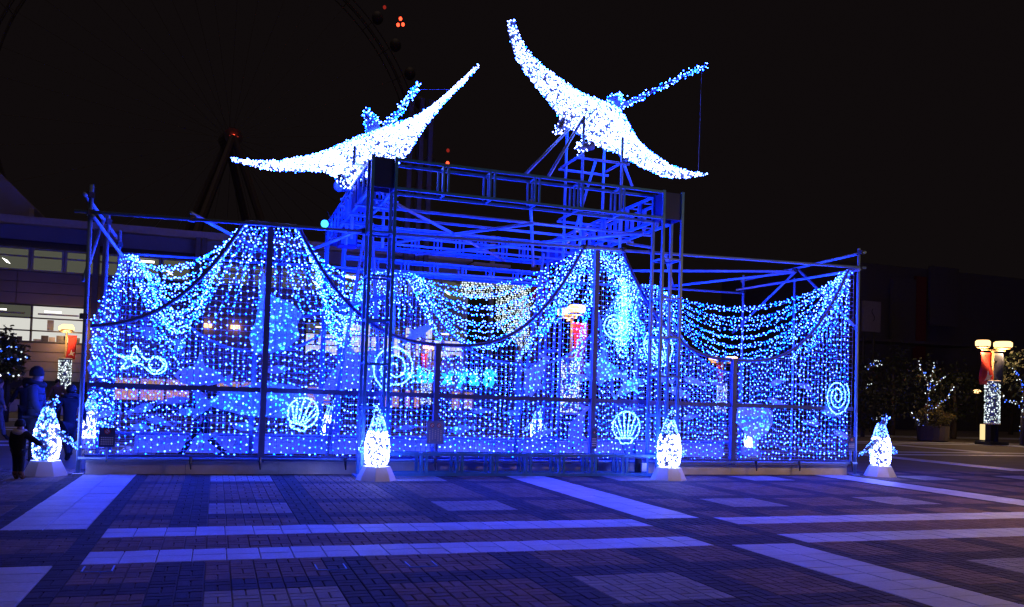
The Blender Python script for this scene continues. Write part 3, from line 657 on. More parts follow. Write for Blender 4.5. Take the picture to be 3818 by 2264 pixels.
SH = {
 'fish': [(-1, 0.0), (-0.7, 0.22), (-0.2, 0.34), (0.3, 0.26), (0.62, 0.07), (1.0, 0.3), (0.9, 0.0), (1.0, -0.3), (0.62, -0.07), (0.3, -0.22), (-0.2, -0.28), (-0.7, -0.18)],
 'dolphin': [(-1, -0.05), (-0.8, 0.1), (-0.62, 0.24), (-0.2, 0.36), (0.0, 0.36), (0.12, 0.62), (0.22, 0.32), (0.6, 0.15), (0.8, 0.05), (1.0, 0.28), (0.98, 0.0), (1.02, -0.22), (0.75, -0.06), (0.3, -0.12), (-0.1, -0.16), (-0.3, -0.42), (-0.34, -0.14), (-0.7, -0.08)],
 'orca': [(-1, 0.0), (-0.85, 0.25), (-0.45, 0.42), (-0.25, 0.5), (-0.12, 1.15), (0.05, 0.52), (0.5, 0.36), (0.85, 0.1), (1.15, 0.3), (1.1, 0.02), (1.2, -0.3), (0.8, -0.1), (0.2, -0.3), (-0.1, -0.62), (-0.25, -0.34), (-0.7, -0.25)],
 'ray': [(-0.12, 1.5), (0.0, 1.0), (0.2, 0.72), (0.7, 0.55), (1.0, 0.2), (0.85, -0.1), (0.9, -0.5), (0.55, -0.8), (0.1, -0.95), (-0.4, -0.95), (-0.55, -0.5), (-0.35, 0.0), (-0.25, 0.6)],
 'round': [(-0.85, 0.75), (-0.3, 1.0), (0.4, 0.95), (0.9, 0.55), (0.95, 0.0), (0.6, -0.5), (0.2, -0.75), (0.02, -1.5), (-0.12, -1.5), (-0.1, -0.75), (-0.5, -0.45), (-0.95, 0.1)],
 'jelly': [(-0.8, 0.2), (-0.6, 0.75), (0, 1.0), (0.6, 0.75), (0.8, 0.2), (0.45, 0.1), (0.5, -0.9), (0.3, -0.4), (0.2, 0.05), (0.05, -1.0), (-0.1, 0.05), (-0.3, -0.6), (-0.42, 0.1)],
 'whale': [(-1, 0.02), (-0.8, 0.2), (-0.2, 0.3), (0.4, 0.18), (0.75, 0.05), (1.0, 0.22), (0.95, 0.0), (1.0, -0.2), (0.7, -0.04), (0.2, -0.16), (-0.4, -0.2), (-0.8, -0.15)],
}
def animal(kind, c, s, rot, label, flip=False, lights=0, mt='clear', sy=1.0):
    t = thing({'ray': 'stingray', 'round': 'stingray', 'jelly': 'jellyfish'}.get(kind, kind) + '_cutout', label, 'animal panel', c, 'flat plastic sea animals'); ca, sa = math.cos(rot), math.sin(rot)
    poly = [((-u if flip else u) * s, v * s * sy) for u, v in SH[kind]]
    if flip: poly = poly[::-1]
    f = lambda u, v, w: (c[0] + u * ca - v * sa, c[1] + w, c[2] + u * sa + v * ca)
    MB().prism(poly, f, 0.0, 0.012).build('sheet', M[mt], t)
    if kind in ('fish', 'dolphin', 'orca', 'whale'):
        e = (0.78 if flip else -0.78) * s; MB().ball(f(e, 0.04 * s, -0.004), 0.035 * s + 0.006, 6, 4).build('eye', M['black'], t)
    if lights:
        us = np.array(poly); pts = []
        while len(pts) < lights:
            u, v = rng.uniform(us.min(0), us.max(0)); ins = False; j = len(us) - 1
            for i in range(len(us)):
                if (us[i][1] > v) != (us[j][1] > v) and u < (us[j][0] - us[i][0]) * (v - us[i][1]) / (us[j][1] - us[i][1]) + us[i][0]: ins = not ins
                j = i
            if ins: pts.append(f(u, v, -0.02))
        bulbs('bulbs', pts, 0.019, M['led_cyan'], t)
    for e in (-0.3, 0.3): MB().tube([f(e * s, 0.2 * s, 0.006), (f(e * s, 0.2 * s, 0.006)[0], c[1] + 0.006, c[2] + s * 1.2 + 0.15)], 0.003, 4).build('hanging_wire', M['cable'], t)
AN = [('ray', (0.859,16.3,2.753), 0.62, 0.05, 'big blue ray panel studded with lights under the left peak', False, 75, 'clear', 1.0),
      ('orca', (-0.299,19.5,1.685), 0.55, -0.05, 'pale orca panel with a tall fin in the left bay', False, 8, 'milk', 1.0),
      ('orca', (3.001,19.5,1.903), 0.95, 0.55, 'largest pale orca panel leaping behind the left gantry leg', True, 14, 'milk', 0.9),
      ('whale', (0.676,16.5,1.237), 1.05, 0.05, 'broad blue whale panel dotted with lights below the left mid rail', True, 55, 'clear', 1.3),
      ('dolphin', (4.39,19.5,2.864), 0.5, 0.6, 'cyan dolphin panel nosing up right of the gantry leg', True, 0, 'milk', 0.8),
      ('dolphin', (7.4,19.5,1.975), 0.62, 1.2, 'pale dolphin panel standing upright in the middle bay', False, 8, 'milk', 1.3),
      ('orca', (7.773,16.5,2.09), 0.50, -0.1, 'blue orca panel with lights behind the tall right post', False, 26, 'clear', 1.0),
      ('dolphin', (8.412,16.5,1.763), 0.45, 0.5, 'blue dolphin panel with lights beside the right gantry leg', True, 26, 'clear', 1.1),
      ('round', (11.513,16.4,1.083), 0.52, 0.05, 'round stingray panel with a long tail right of the right low post', False, 40, 'milk', 0.9),
      ('dolphin', (8.561,19.5,0.748), 0.62, 1.3, 'milky dolphin panel low beside the lower right post', False, 0, 'milk', 1.2),
      ('jelly', (-1.958,16.2,2.153), 0.17, 0.0, 'upper jellyfish panel at the left corner', False, 6, 'clear', 1.0),
      ('jelly', (-1.92,16.2,1.732), 0.19, 0.7, 'lower tilted jellyfish panel at the left corner', False, 6, 'clear', 1.0),
      ('jelly', (-1.493,16.4,1.861), 0.15, 0.0, 'jellyfish panel just left of the starfish light', False, 3, 'clear', 1.0),
      ('jelly', (-1.15,16.4,2.385), 0.16, 0.3, 'jellyfish panel above the starfish light', False, 4, 'clear', 1.0),
      ('jelly', (-0.667,16.4,2.191), 0.16, -0.2, 'jellyfish panel right of the starfish light', False, 4, 'clear', 1.0)]
FISH = [(352,807),(462,1006),(392,1032),(345,1000),(262,1012),(500,1070),(430,1077),(600,1045),(560,955),(672,905),(690,955),(345,1045),(425,980),(700,1010),(1180,1005),(1250,1010),(1330,1060),(1130,1050),(990,1047),(1660,960),(1700,935),(1745,935),(1690,1020),(1900,935),(1965,945),(2030,1010),(2060,1065),(1985,1035),(1900,985),(1425,925),(1545,1000),(1620,925)]
FISHP = [(-1.399,18.5,2.599),(-0.426,16.1,1.061),(-0.886,16.1,0.864),(-1.384,18.5,1.022),(-1.736,16.1,0.986),(-0.149,16.1,0.604),(-0.712,18.5,0.405),(0.537,16.1,0.798),(0.23,16.1,1.451),(1.157,18.5,1.901),(1.151,16.1,1.481),(-1.191,16.1,0.766),(-0.784,18.5,1.203),(1.24,16.1,1.073),(4.993,16.1,1.204),(6.426,18.5,1.131),(6.306,16.1,0.783),(4.588,16.1,0.834),(3.965,18.5,0.739),(9.38,16.1,1.709),(9.775,16.1,1.942),(11.758,18.5,2.027),(9.695,16.1,1.19),(11.869,16.1,2.018),(14.463,18.5,2.018),(13.334,16.1,1.367),(13.69,16.1,0.857),(14.743,18.5,1.066),(11.881,16.1,1.56),(7.126,16.1,1.931),(9.502,18.5,1.304),(8.976,16.1,2)]
for a in AN: animal(*a)
for i, p in enumerate(FISHP):
    bay = sum(1 for x in BX[1:5] if p[0] > x * (p[1] / 15.6))
    hgt = 'above' if p[2] > 1.5 else 'below'
    same = [q for q in FISHP if sum(1 for x in BX[1:5] if q[0] > x * (q[1] / 15.6)) == bay and ('above' if q[2] > 1.5 else 'below') == hgt]
    rank = sorted(q[0] / q[1] for q in same).index(p[0] / p[1]) + 1
    W_ = ['first', 'second', 'third', 'fourth', 'fifth', 'sixth', 'seventh', 'eighth', 'ninth', 'tenth', 'eleventh', 'twelfth'][rank - 1]
    animal('fish' if i % 2 else 'whale', p, random.uniform(0.20, 0.30), random.uniform(-0.35, 0.4), '%s small blue fish panel from the left, %s the mid rail in the %s bay' % (W_, hgt, ['first', 'second', 'third', 'fourth', 'fifth'][bay]), bool(i % 3 == 0), 3 if i % 2 else 0)

# ------------------------------------------------------------------ notices on the fence
M['board'] = mat('navy_notice', (0.06, 0.08, 0.2), 0.4); M['board2'] = mat('blue_notice', (0.22, 0.30, 0.62), 0.4)
M['ink'] = mat('pale_print', (0.62, 0.64, 0.75), 0.6); M['red'] = mat('red_print', (0.55, 0.05, 0.05), 0.5)
def notice(c, w, h, label, mt, rings, cols):
    t = thing('notice_board', label, 'notice', c); y = c[1]
    MB().box(c, (w, 0.012, h)).build('board', M[mt], t)
    for k in range(rings):
        x = c[0] + (k - (rings - 1) / 2) * w * 0.4; z = c[2] + h * 0.3; r = w * (0.17 if rings == 1 else 0.11)
        MB().tube([(x + r * math.cos(a), y - 0.011, z + r * math.sin(a)) for a in np.linspace(0, 2 * PI, 25)], r * 0.16, 5).build('prohibition_ring', M['red'], t)
        MB().tube([(x - r * 0.7, y - 0.011, z + r * 0.7), (x + r * 0.7, y - 0.011, z - r * 0.7)], r * 0.13, 5).build('prohibition_bar', M['red'], t)
        MB().tube([(x, y - 0.0065, z), (x, y - 0.0095, z)], r * 0.85, 16).build('ring_ground', M['ink'], t)
    for i in range(cols):
        if rings == 2:
            x = c[0] + (i - (cols - 1) / 2) * w * 0.16; q = MB(); z = c[2] + h * 0.12 - (0.0 if i % 2 else 0.02)
            for j in range(7 - (i % 3)): q.box((x, y - 0.0085, z - j * h * 0.08), (w * 0.07, 0.003, h * 0.05))
            q.build('print_line', M['ink'], t)
        else:
            q = MB(); z = c[2] - h * 0.02 - i * h * 0.11
            for j in range(7): q.box((c[0] + (j - 3) * w * 0.115, y - 0.0085, z), (w * 0.085, 0.003, h * 0.06))
            q.build('print_line', M['ink'], t)
    MB().tube([(c[0], y + 0.02, c[2] - h / 2), (c[0], y + 0.02, c[2] - h / 2 - 0.25)], 0.02, 6).build('stake', M['galv'], t)
notice((-1.65,15.46,0.624), 0.24, 0.32, 'dark notice with a red prohibition ring at the left corner', 'board', 1, 4)
notice((3.882,15.44,0.799), 0.33, 0.43, 'blue notice with two red prohibition rings on the middle post', 'board2', 2, 5)
notice((7.111,15.44,0.733), 0.11, 0.40, 'narrow notice strip hung on the tall right post', 'board', 1, 4)
notice((13.384,15.46,0.705), 0.19, 0.30, 'dark notice low at the far right end of the net', 'board', 1, 3)
notice((2.558,19.8,0.57), 0.3, 0.4, 'blue notice seen through the net beside the back penguin', 'board2', 1, 4)

# ------------------------------------------------------------------ people
M['skin'] = mat('skin', (0.45, 0.28, 0.21), 0.55); M['hair'] = mat('dark_hair', (0.015, 0.012, 0.012), 0.5)
def cloth(n_, c): M[n_] = mat(n_, c, 0.85, var=0.2, scale=14, bump=0.4); return M[n_]
cloth('navy_cloth', (0.014, 0.015, 0.022)); cloth('black_cloth', (0.012, 0.012, 0.013)); cloth('blue_quilt', (0.04, 0.055, 0.12)); cloth('pale_cloth', (0.12, 0.125, 0.16)); cloth('boot_tan', (0.30, 0.15, 0.07)); cloth('brown_cloth', (0.20, 0.10, 0.06)); cloth('scarf', (0.6, 0.57, 0.52)); cloth('denim', (0.02, 0.024, 0.04))
def skin_mesh(name, joints, edges, rad, mt, parent, root=0, sub=1):
    me = bpy.data.meshes.new(name); me.from_pydata(joints, edges, []); me.materials.append(mt)
    bm = bmesh.new(); bm.from_mesh(me); ly = bm.verts.layers.skin.verify()
    bm.verts.ensure_lookup_table()
    for i, v in enumerate(bm.verts):
        r = rad[i]; v[ly].radius = r if isinstance(r, tuple) else (r, r); v[ly].use_root = (i == root)
    bm.to_mesh(me); bm.free(); o = link(name, me, parent)
    md = o.modifiers.new('skin', 'SKIN'); md.use_smooth_shade = True; sb = o.modifiers.new('sub', 'SUBSURF'); sb.levels = sub; sb.render_levels = sub
    return o
def person(p, h, rz, label, coat, legs, shoes, head, stride=0.0, arms=((0.05, 0.02), (0.05, 0.02)), coat_len=0.46, child=False, hood=None, scarf=None):
    """faces local -Y; all sizes in fractions of the height h"""
    t = thing('person', label, 'person', p); t.rotation_euler = (0, 0, rz)
    k = h; hs = 1.3 if child else 1.0          # a small child has a larger head
    sh, hip, knee, neck = (0.80 if child else 0.825) * k, 0.50 * k, 0.27 * k, (0.82 if child else 0.855) * k
    hc = neck + 0.075 * k * hs; wS = 0.105 * k
    J, E, Rr = [], [], []
    def a(q, r, par=None):
        J.append(q); Rr.append(r)
        if par is not None: E.append((par, len(J) - 1))
        return len(J) - 1
    pel = a((0, 0, hip), 0.056 * k); ch = a((0, 0.005 * k, 0.68 * k), (0.075 * k, 0.056 * k), pel); st = a((0, 0.0, sh), 0.05 * k, ch)
    nk = a((0, 0, neck), 0.034 * k, st); h1 = a((0, -0.008 * k, hc - 0.02 * k), 0.052 * k * hs, nk); h2 = a((0, 0.004 * k, hc + 0.03 * k * hs), 0.055 * k * hs, h1)
    a((0, -0.062 * k * hs, hc - 0.012 * k), 0.012 * k, h1)                       # nose
    LEG, ARM = [], []
    for s, sd in ((-1, stride), (1, -stride)):
        hp = a((s * 0.05 * k, 0, hip - 0.03 * k), 0.046 * k, pel); kn = a((s * 0.052 * k, -sd * 0.10 * k - 0.012 * k, knee + abs(sd) * 0.012 * k), 0.042 * k, hp)
        an = a((s * 0.052 * k, -sd * 0.24 * k + (0.06 * k if sd < 0 else 0), 0.05 * k + (0.03 * k if sd < 0 else 0)), 0.026 * k, kn); tt = a((s * 0.056 * k, -sd * 0.24 * k - 0.075 * k + (0.06 * k if sd < 0 else 0), 0.022 * k), 0.022 * k, an); LEG.append((hp, kn, an, tt))
    for s, (out, fwd) in ((-1, arms[0]), (1, arms[1])):
        so = a((s * wS, 0, sh - 0.012 * k), 0.042 * k, st); el = a((s * (wS + 0.02 * k + out * k), -fwd * k * 0.5, sh - 0.17 * k + out * 0.35 * k + fwd * 0.1 * k), 0.032 * k, so)
        wr = a((s * (wS + 0.015 * k + out * 1.9 * k), -fwd * k * 1.6 - 0.02 * k, sh - 0.31 * k + out * 0.6 * k + fwd * 0.45 * k), 0.022 * k, el)
        d = (Vector(J[wr]) - Vector(J[el])).normalized(); pm = a(tuple(Vector(J[wr]) + d * 0.045 * k), (0.02 * k, 0.012 * k), wr)
        for f_ in range(4): a(tuple(Vector(J[pm]) + d * (0.045 - 0.005 * abs(f_ - 1.5)) * k + Vector((0, (f_ - 1.5) * 0.011 * k, 0))), 0.0055 * k, pm)
        a(tuple(Vector(J[wr]) + d * 0.03 * k + Vector((-s * 0.012 * k, -0.03 * k, 0))), 0.0065 * k, wr); ARM.append((so, el, wr))
    skin_mesh('body', J, E, Rr, M['skin'], t, pel)
    # coat: torso, skirt of the coat and sleeves
    cj = [(0, 0, coat_len * k), (0, 0, 0.56 * k), J[ch], J[st], (0, 0.004 * k, neck - 0.012 * k)]; cw = 1.3 if child else 0.9; cr = [(0.105 * k * cw, 0.085 * k * cw), (0.10 * k * cw, 0.08 * k * cw), (0.112 * k * cw, 0.086 * k * cw), (0.085 * k * cw, 0.07 * k), 0.045 * k]; ce = [(0, 1), (1, 2), (2, 3), (3, 4)]
    for so, el, wr in ARM:
        b = len(cj); cj += [J[so], J[el], J[wr]]; cr += [0.055 * k * cw, 0.045 * k * cw, 0.036 * k * cw]; ce += [(3, b), (b, b + 1), (b + 1, b + 2)]
    ct = skin_mesh('coat', cj, ce, cr, coat, t, 1)
    for z in ((0.6, 0.68, 0.75) if coat is M['blue_quilt'] else ()):
        MB().tube([(0.106 * k * math.cos(q), 0.082 * k * math.sin(q), z * k) for q in np.linspace(0, 2 * PI, 21)], 0.004 * k, 5).build('quilt_seam', M['navy_cloth'], ct, local=True)
    if legs is not None:
        tj = [(0, 0, hip)]; tr = [0.085 * k]; te = []
        for hp, kn, an, tt in LEG:
            b = len(tj); tj += [J[hp], J[kn], (J[an][0], J[an][1], J[an][2] + 0.012 * k)]; lw = 1.1 if child else 0.95; tr += [0.068 * k * lw, 0.05 * k * lw, 0.038 * k * lw]; te += [(0, b), (b, b + 1), (b + 1, b + 2)]
        skin_mesh('trousers', tj, te, tr, legs, t, 0)
    for hp, kn, an, tt in LEG:
        skin_mesh('boot', [(J[an][0], J[an][1], J[an][2] + (0.10 if shoes is M['boot_tan'] else 0.03) * k), J[an], J[tt]], [(0, 1), (1, 2)], [0.042 * k * cw, 0.04 * k * cw, 0.032 * k * cw], shoes, t, 1)
    q = MB(); rh = 0.062 * k * hs
    if head == 'beanie':
        q.lathe([(rh * 1.07, -0.02 * k), (rh * 1.12, 0.0), (rh * 1.08, 0.03 * k), (rh * 0.85, 0.062 * k * hs), (rh * 0.35, 0.085 * k * hs)], (0, 0.004 * k, hc + 0.018 * k)); q.build('knit_hat', M['black_cloth'], t, smooth=True, local=True)
    else:
        q.ball((0, 0.012 * k, hc + 0.022 * k), (rh * 1.06, rh * 1.08, rh * 1.12), 14, 10)
        if head == 'long': q.ball((0, 0.026 * k, hc - 0.035 * k), (rh * 0.98, rh * 0.75, rh * 1.25), 12, 8)
        q.build('hair', M['hair'], t, smooth=True, local=True)
    e = MB()
    for s in (-1, 1): MB().ball((s * 0.02 * k * hs, -0.055 * k * hs, hc + 0.004 * k), 0.006 * k, 6, 5).build('eye', M['black'], t, local=True)
    MB().box((0, -0.056 * k * hs, hc - 0.035 * k * hs), (0.026 * k, 0.006 * k, 0.005 * k)).build('mouth', M['red'], t, local=True)
    if hood is not None:
        MB().tube([(0.075 * k * math.cos(q), 0.075 * k * math.sin(q) + 0.01 * k, neck + 0.005 * k + 0.02 * k * math.sin(q)) for q in np.linspace(0, 2 * PI, 15)], 0.03 * k, 8).build('hood', hood, t, smooth=True, local=True)
    if scarf is not None:
        MB().tube([(0.075 * k * math.cos(q), 0.07 * k * math.sin(q), neck - 0.002 * k + 0.008 * k * math.sin(2 * q)) for q in np.linspace(0, 2 * PI, 15)], 0.05 * k, 8).build('scarf', scarf, t, smooth=True, local=True)
    return t
person((-2.97, 16.9, 0), 1.72, 1.45, 'person in a blue quilted jacket and dark knit hat standing behind the left penguin', M['blue_quilt'], M['denim'], M['black_cloth'], 'beanie', arms=((0.0, 0.05), (0.0, 0.05)), hood=M['navy_cloth'])
person((-2.809,14.875,0), 0.88, 2.75, 'small child in a dark coat and pale scarf reaching for the penguin', M['black_cloth'], M['denim'], M['boot_tan'], 'beanie', arms=((0.12, 0.06), (0.02, 0.03)), child=True, scarf=M['scarf'], coat_len=0.36)
person((-5.035,27.117,0), 1.58, 3.4, 'person in a black jacket seen from behind, hands in pockets, farther left', M['black_cloth'], M['black_cloth'], M['black_cloth'], 'long', arms=((0.05, 0.04), (0.05, 0.04)))
person((-2.637,18.375,0), 1.44, 3.6, 'person in a long dark coat walking just outside the left corner post', M['navy_cloth'], M['denim'], M['black_cloth'], 'short', stride=0.5, coat_len=0.34, hood=M['denim'])
person((-5.176,24.705,0), 1.56, 1.9, 'person in a pale padded jacket cut by the left edge of the view', M['pale_cloth'], M['pale_cloth'], M['black_cloth'], 'long', stride=0.4)
person((-0.242,19.2,0), 1.52, -1.35, 'dark figure striding inside the enclosure seen through the left bay', M['navy_cloth'], M['black_cloth'], M['black_cloth'], 'short', stride=1.0, coat_len=0.5)
person((3.411,19.2,0), 1.6, 1.0, 'dark figure standing inside the enclosure at the left gantry leg', M['black_cloth'], M['black_cloth'], M['black_cloth'], 'short')
person((-5.746,36.812,0), 1.6, 0.4, 'distant person in a brown coat under the left street lamp', M['brown_cloth'], M['black_cloth'], M['black_cloth'], 'short')

# ------------------------------------------------------------------ street lamps with banners and light sleeves
M['lamp_glass'] = glow('sodium_lamp_glass', (3.0, 1.7, 0.65), strength=1.0)
M['lamp_pole'] = mat('ochre_pole', (0.42, 0.30, 0.14), 0.5); M['ban_red'] = mat('red_banner', (0.75, 0.045, 0.035), 0.8, var=0.35, scale=3); M['ban_navy'] = mat('navy_banner', (0.04, 0.05, 0.10), 0.8, var=0.3, scale=3); M['ban_pale'] = mat('pale_print_cloth', (0.7, 0.6, 0.5), 0.8)
def banner(t, c, side, w, h, mt, wave):
    q = MB(); n = 12; m_ = 5
    for i in range(n + 1):
        for j in range(m_ + 1):
            v = i / n; u = j / m_
            q.v.append((c[0] + side * (0.04 + u * w * (1 - wave * 0.55 * v * (1 - v) * 2)) + wave * 0.10 * math.sin(v * 4), c[1] + 0.06 * math.sin(v * 6 + u * 3), c[2] - v * h))
    for i in range(n):
        for j in range(m_):
            a = i * (m_ + 1) + j; q.f.append((a, a + 1, a + m_ + 2, a + m_ + 1))
    o = q.build('banner', M[mt], t, smooth=True); s_ = o.modifiers.new('th', 'SOLIDIFY'); s_.thickness = 0.008
    if mt == 'ban_red':
        pl = [(-0.3, -0.35), (-0.1, -0.1), (0.0, 0.35), (0.12, 0.0), (0.4, 0.05), (0.18, -0.15), (0.3, -0.4), (0.0, -0.25)]
        q = MB(); cx = c[0] + side * (0.04 + w * 0.5); q.prism([(u * w, v_ * w) for u, v_ in pl], lambda u, v_, w_: (cx + u, c[1] - 0.1 + w_, c[2] - h * 0.72 + v_), 0, 0.004); q.build('star_print', M['ban_pale'], o)
def street_lamp(p, s, label, bans, power=60, n_=420, sleeve=True, arm=0.0):
    t = thing('street_lamp', label, 'street lamp', p, 'street lamps with light sleeves'); x, y = p[0], p[1]; Z = lambda z: p[2] + z * s
    MB().span(x - 0.55 * s, x + 0.55 * s, y - 0.45 * s, y + 0.45 * s, Z(0), Z(0.14)).build('base', M['black'], t)
    for a in (-0.22, 0.22): MB().box((x + a * s, y, (Z(0.14) + Z(1.0)) / 2), (0.05 * s, 0.3 * s, 0.86 * s)).build('stand_leg', M['black'], t)
    MB().box((x, y, (Z(0.14) + Z(1.0)) / 2), (0.3 * s, 0.06 * s, 0.85 * s)).build('stand_panel', M['black'], t)
    if sleeve:
        sl = MB().lathe([(0.29 * s, 0), (0.30 * s, 0.1 * s), (0.30 * s, 1.9 * s), (0.29 * s, 2.0 * s)], (x, y, Z(0.98)), 20).build('light_sleeve', M['cable'], t, smooth=True)
        a = rng.uniform(0, 2 * PI, n_); z = rng.integers(0, 22, n_) / 22 * 1.9 + rng.normal(0, 0.015, n_)
        bulbs('bulbs', np.stack([x + 0.32 * s * np.cos(a), y + 0.32 * s * np.sin(a), Z(1.03) + z * s], 1), 0.034 * s, M['led_pale'], sl)
        for z in (0.98, 2.97): MB().tube([(x + 0.31 * s * math.cos(q), y + 0.31 * s * math.sin(q), Z(z)) for q in np.linspace(0, 2 * PI, 17)], 0.05 * s, 6).build('tinsel_ring', M['scarf'], t)
    MB().tube([(x, y, Z(1.0)), (x, y, Z(4.45))], 0.055 * s, 10).build('pole', M['lamp_pole'], t, smooth=True)
    ca, sa = math.cos(arm), math.sin(arm)
    MB().tube([(x - 0.75 * s * ca, y - 0.75 * s * sa, Z(4.42)), (x + 0.75 * s * ca, y + 0.75 * s * sa, Z(4.42))], 0.035 * s, 8).build('arm', M['lamp_pole'], t)
    for sd, w in ((-1, 0.32), (1, 0.40)):
        c = (x + sd * 0.62 * s * ca, y + sd * 0.62 * s * sa, Z(4.5))
        hd = MB().lathe([(w * 0.7 * s, 0), (w * s, 0.04 * s), (w * s, 0.07 * s)], c, 16).build('lamp_dish', M['lamp_pole'], t, smooth=True)
        MB().lathe([(w * 0.9 * s, 0.075 * s), (w * 1.0 * s, 0.14 * s), (w * 1.0 * s, 0.30 * s), (w * 0.8 * s, 0.36 * s)], c, 16).build('lamp_glass', M['lamp_glass'], hd, smooth=True)
        if power:
            ld = bpy.data.lights.new('lamp_light', 'POINT'); ld.energy = power; ld.color = (1.0, 0.58, 0.24); ld.shadow_soft_size = 0.25 * s
            lo = bpy.data.objects.new('lamp_light', ld); sc.collection.objects.link(lo); lo.parent = hd; lo.location = Vector((c[0], c[1], Z(4.40))) - org(t)
    for sd, w, h, mt, wv in bans: banner(t, (x, y - 0.02, Z(4.3)), sd, w * s, h * s, mt, wv)
street_lamp((34.371,30.393,0), 1.0, 'street lamp with red and navy banners far right beside the string-lit trees', [(-1, 0.75, 1.5, 'ban_red', 0.0), (1, 0.55, 1.5, 'ban_navy', -0.9)], 380)
street_lamp((-7.397,49.223,-0), 0.92, 'street lamp with a red banner in front of the lit office windows at left', [(1, 0.5, 1.35, 'ban_red', 0.6)], 90, arm=1.75)
street_lamp((12.179,28.651,0), 1.0, 'street lamp with a red banner seen through the net left of the tall right post', [(1, 0.6, 1.9, 'ban_red', 0.7)], 80, arm=1.42)
street_lamp((11.667,48.937,0), 0.9, 'distant street lamp with a red banner right of the large spiral light', [(-1, 0.4, 1.6, 'ban_red', 0.2)], 40, arm=1.34)
street_lamp((31.427,48.476,-0), 0.95, 'distant street lamp seen through the net left of the right low post', [(-1, 0.5, 1.4, 'ban_red', 0.2)], 60, arm=-0.5)
street_lamp((13.6, 8.0, 0), 1.0, 'street lamp just beyond the right side of the view lighting the paving', [(-1, 0.7, 1.5, 'ban_red', 0.1)], 560, sleeve=False)
def low_lamp(p, label):
    t = thing('lantern', label, 'lantern', p)
    MB().box((p[0], p[1], p[2] + 0.55), (0.26, 0.2, 0.75)).build('shade', M['lantern_glow'], t); MB().box((p[0] + 0.35, p[1], p[2] + 0.42), (0.18, 0.18, 0.5)).build('side_shade', M['lantern_glow'], t); MB().box((p[0] + 0.1, p[1], p[2] + 0.08), (0.8, 0.4, 0.16)).build('foot', M['black'], t)
M['lantern_glow'] = glow('lantern_paper', (1.0, 0.75, 0.35), strength=1.1)
low_lamp((35.059,31.461,-0), 'pair of glowing paper lanterns left of the far right street lamp')
t = thing('wall_light', 'small oval orange light in the dark left of the far right street lamp', 'light', (43.818,39.842,2.754))
MB().ball((43.818,39.842,2.754), (0.26, 0.2, 0.12), 10, 6).build('globe', M['lamp_glass'], t); MB().tube([(43.818,39.842,2.754), (43.914,39.89,0.438)], 0.05, 6).build('pole', M['black'], t)

# ------------------------------------------------------------------ trees and plants
def leaves(c, rad, n, size, mt, parent, name='crown', hollow=0.25):
    v = rng.normal(0, 1, (n, 3)); v /= np.linalg.norm(v, axis=1)[:, None]; rr = (hollow + (1 - hollow) * rng.uniform(0, 1, n)) ** 0.6
    lump = 1 + 0.22 * np.sin(v[:, 0] * 5 + 1) * np.sin(v[:, 1] * 4 + 2) + 0.15 * np.sin(v[:, 2] * 7)
    p = np.array(c) + v * np.array(rad) * (rr * lump)[:, None]; q = MB()
    for a in p:
        d = Vector(rng.normal(0, 1, 3)).normalized(); e = d.cross(Vector(rng.normal(0, 1, 3))).normalized(); s = size * rng.uniform(0.6, 1.3); A = Vector(a)
        q.add([A - d * s, A - e * s * 0.5, A + d * s, A + e * s * 0.5], [(0, 1, 2, 3)])
    return q.build(name, M[mt], parent)
def lit_tree(p, label, branches, h, crown, mt, nleaf, blue=0.4, glowmat='led_tree'):
    t = thing('lit_tree', label, 'tree', p); P = Vector(p)
    tr = MB().tube([P, P + Vector((0.03, 0, h * 0.3)), P + Vector((0.0, 0, h * 0.55))], [0.11, 0.09, 0.06], 8).build('trunk', M['bark'], t, smooth=True)
    pa, pb = [], []
    for b in branches:
        b = [P + Vector(q) for q in b]; MB().tube(b, [0.05] + [0.03] * (len(b) - 2) + [0.012], 6).build('limb', M['bark'], tr, smooth=True)
        d = sum((b[i + 1] - b[i]).length for i in range(len(b) - 1)); rp = resample(b, int(d / 0.085)) + rng.normal(0, 0.045, (int(d / 0.085), 3))
        for q in rp: (pb if rng.uniform() < blue else pa).append(q)
    if pa: bulbs('white_bulbs', pa, 0.036, M['led_pale'], tr)
    if pb: bulbs('blue_bulbs', pb, 0.036, M['led_tree'], tr)
    for c, r in crown: leaves(P + Vector(c), r, nleaf, 0.1, mt, t)
M['led_tree'] = glow('tree_blue_led', (0.05, 0.25, 2.6), (0.2, 0.5, 2.8), 1.0, sample=False)
TR = (33.096,33.063,0)
lit_tree(TR, 'tree with white and blue lights wound on its forked branches at right', [[(0, 0, 0.9), (0.05, 0, 1.8), (0.2, 0, 2.5), (-0.1, 0, 3.2), (-0.5, 0.1, 3.9)], [(0.1, 0, 2.3), (0.3, 0, 3.0), (0.45, 0, 3.8)], [(0.1, 0, 1.5), (0.9, 0.1, 1.8), (1.5, 0.2, 2.1), (1.9, 0.2, 2.7)], [(0.4, 0, 2.6), (0.8, 0, 3.0), (1.2, 0, 3.2)], [(0, 0, 0.5), (-0.4, 0, 0.9), (-0.9, 0, 1.3)], [(-0.3, 0, 1.0), (-0.4, 0, 0.4), (-0.2, 0, 0.1)]], 3.2, [((0.9, 1.2, 2.5), (1.9, 1.2, 1.6)), ((-1.6, 2.0, 1.6), (1.6, 1.2, 1.4))], 'dgreen', 900)
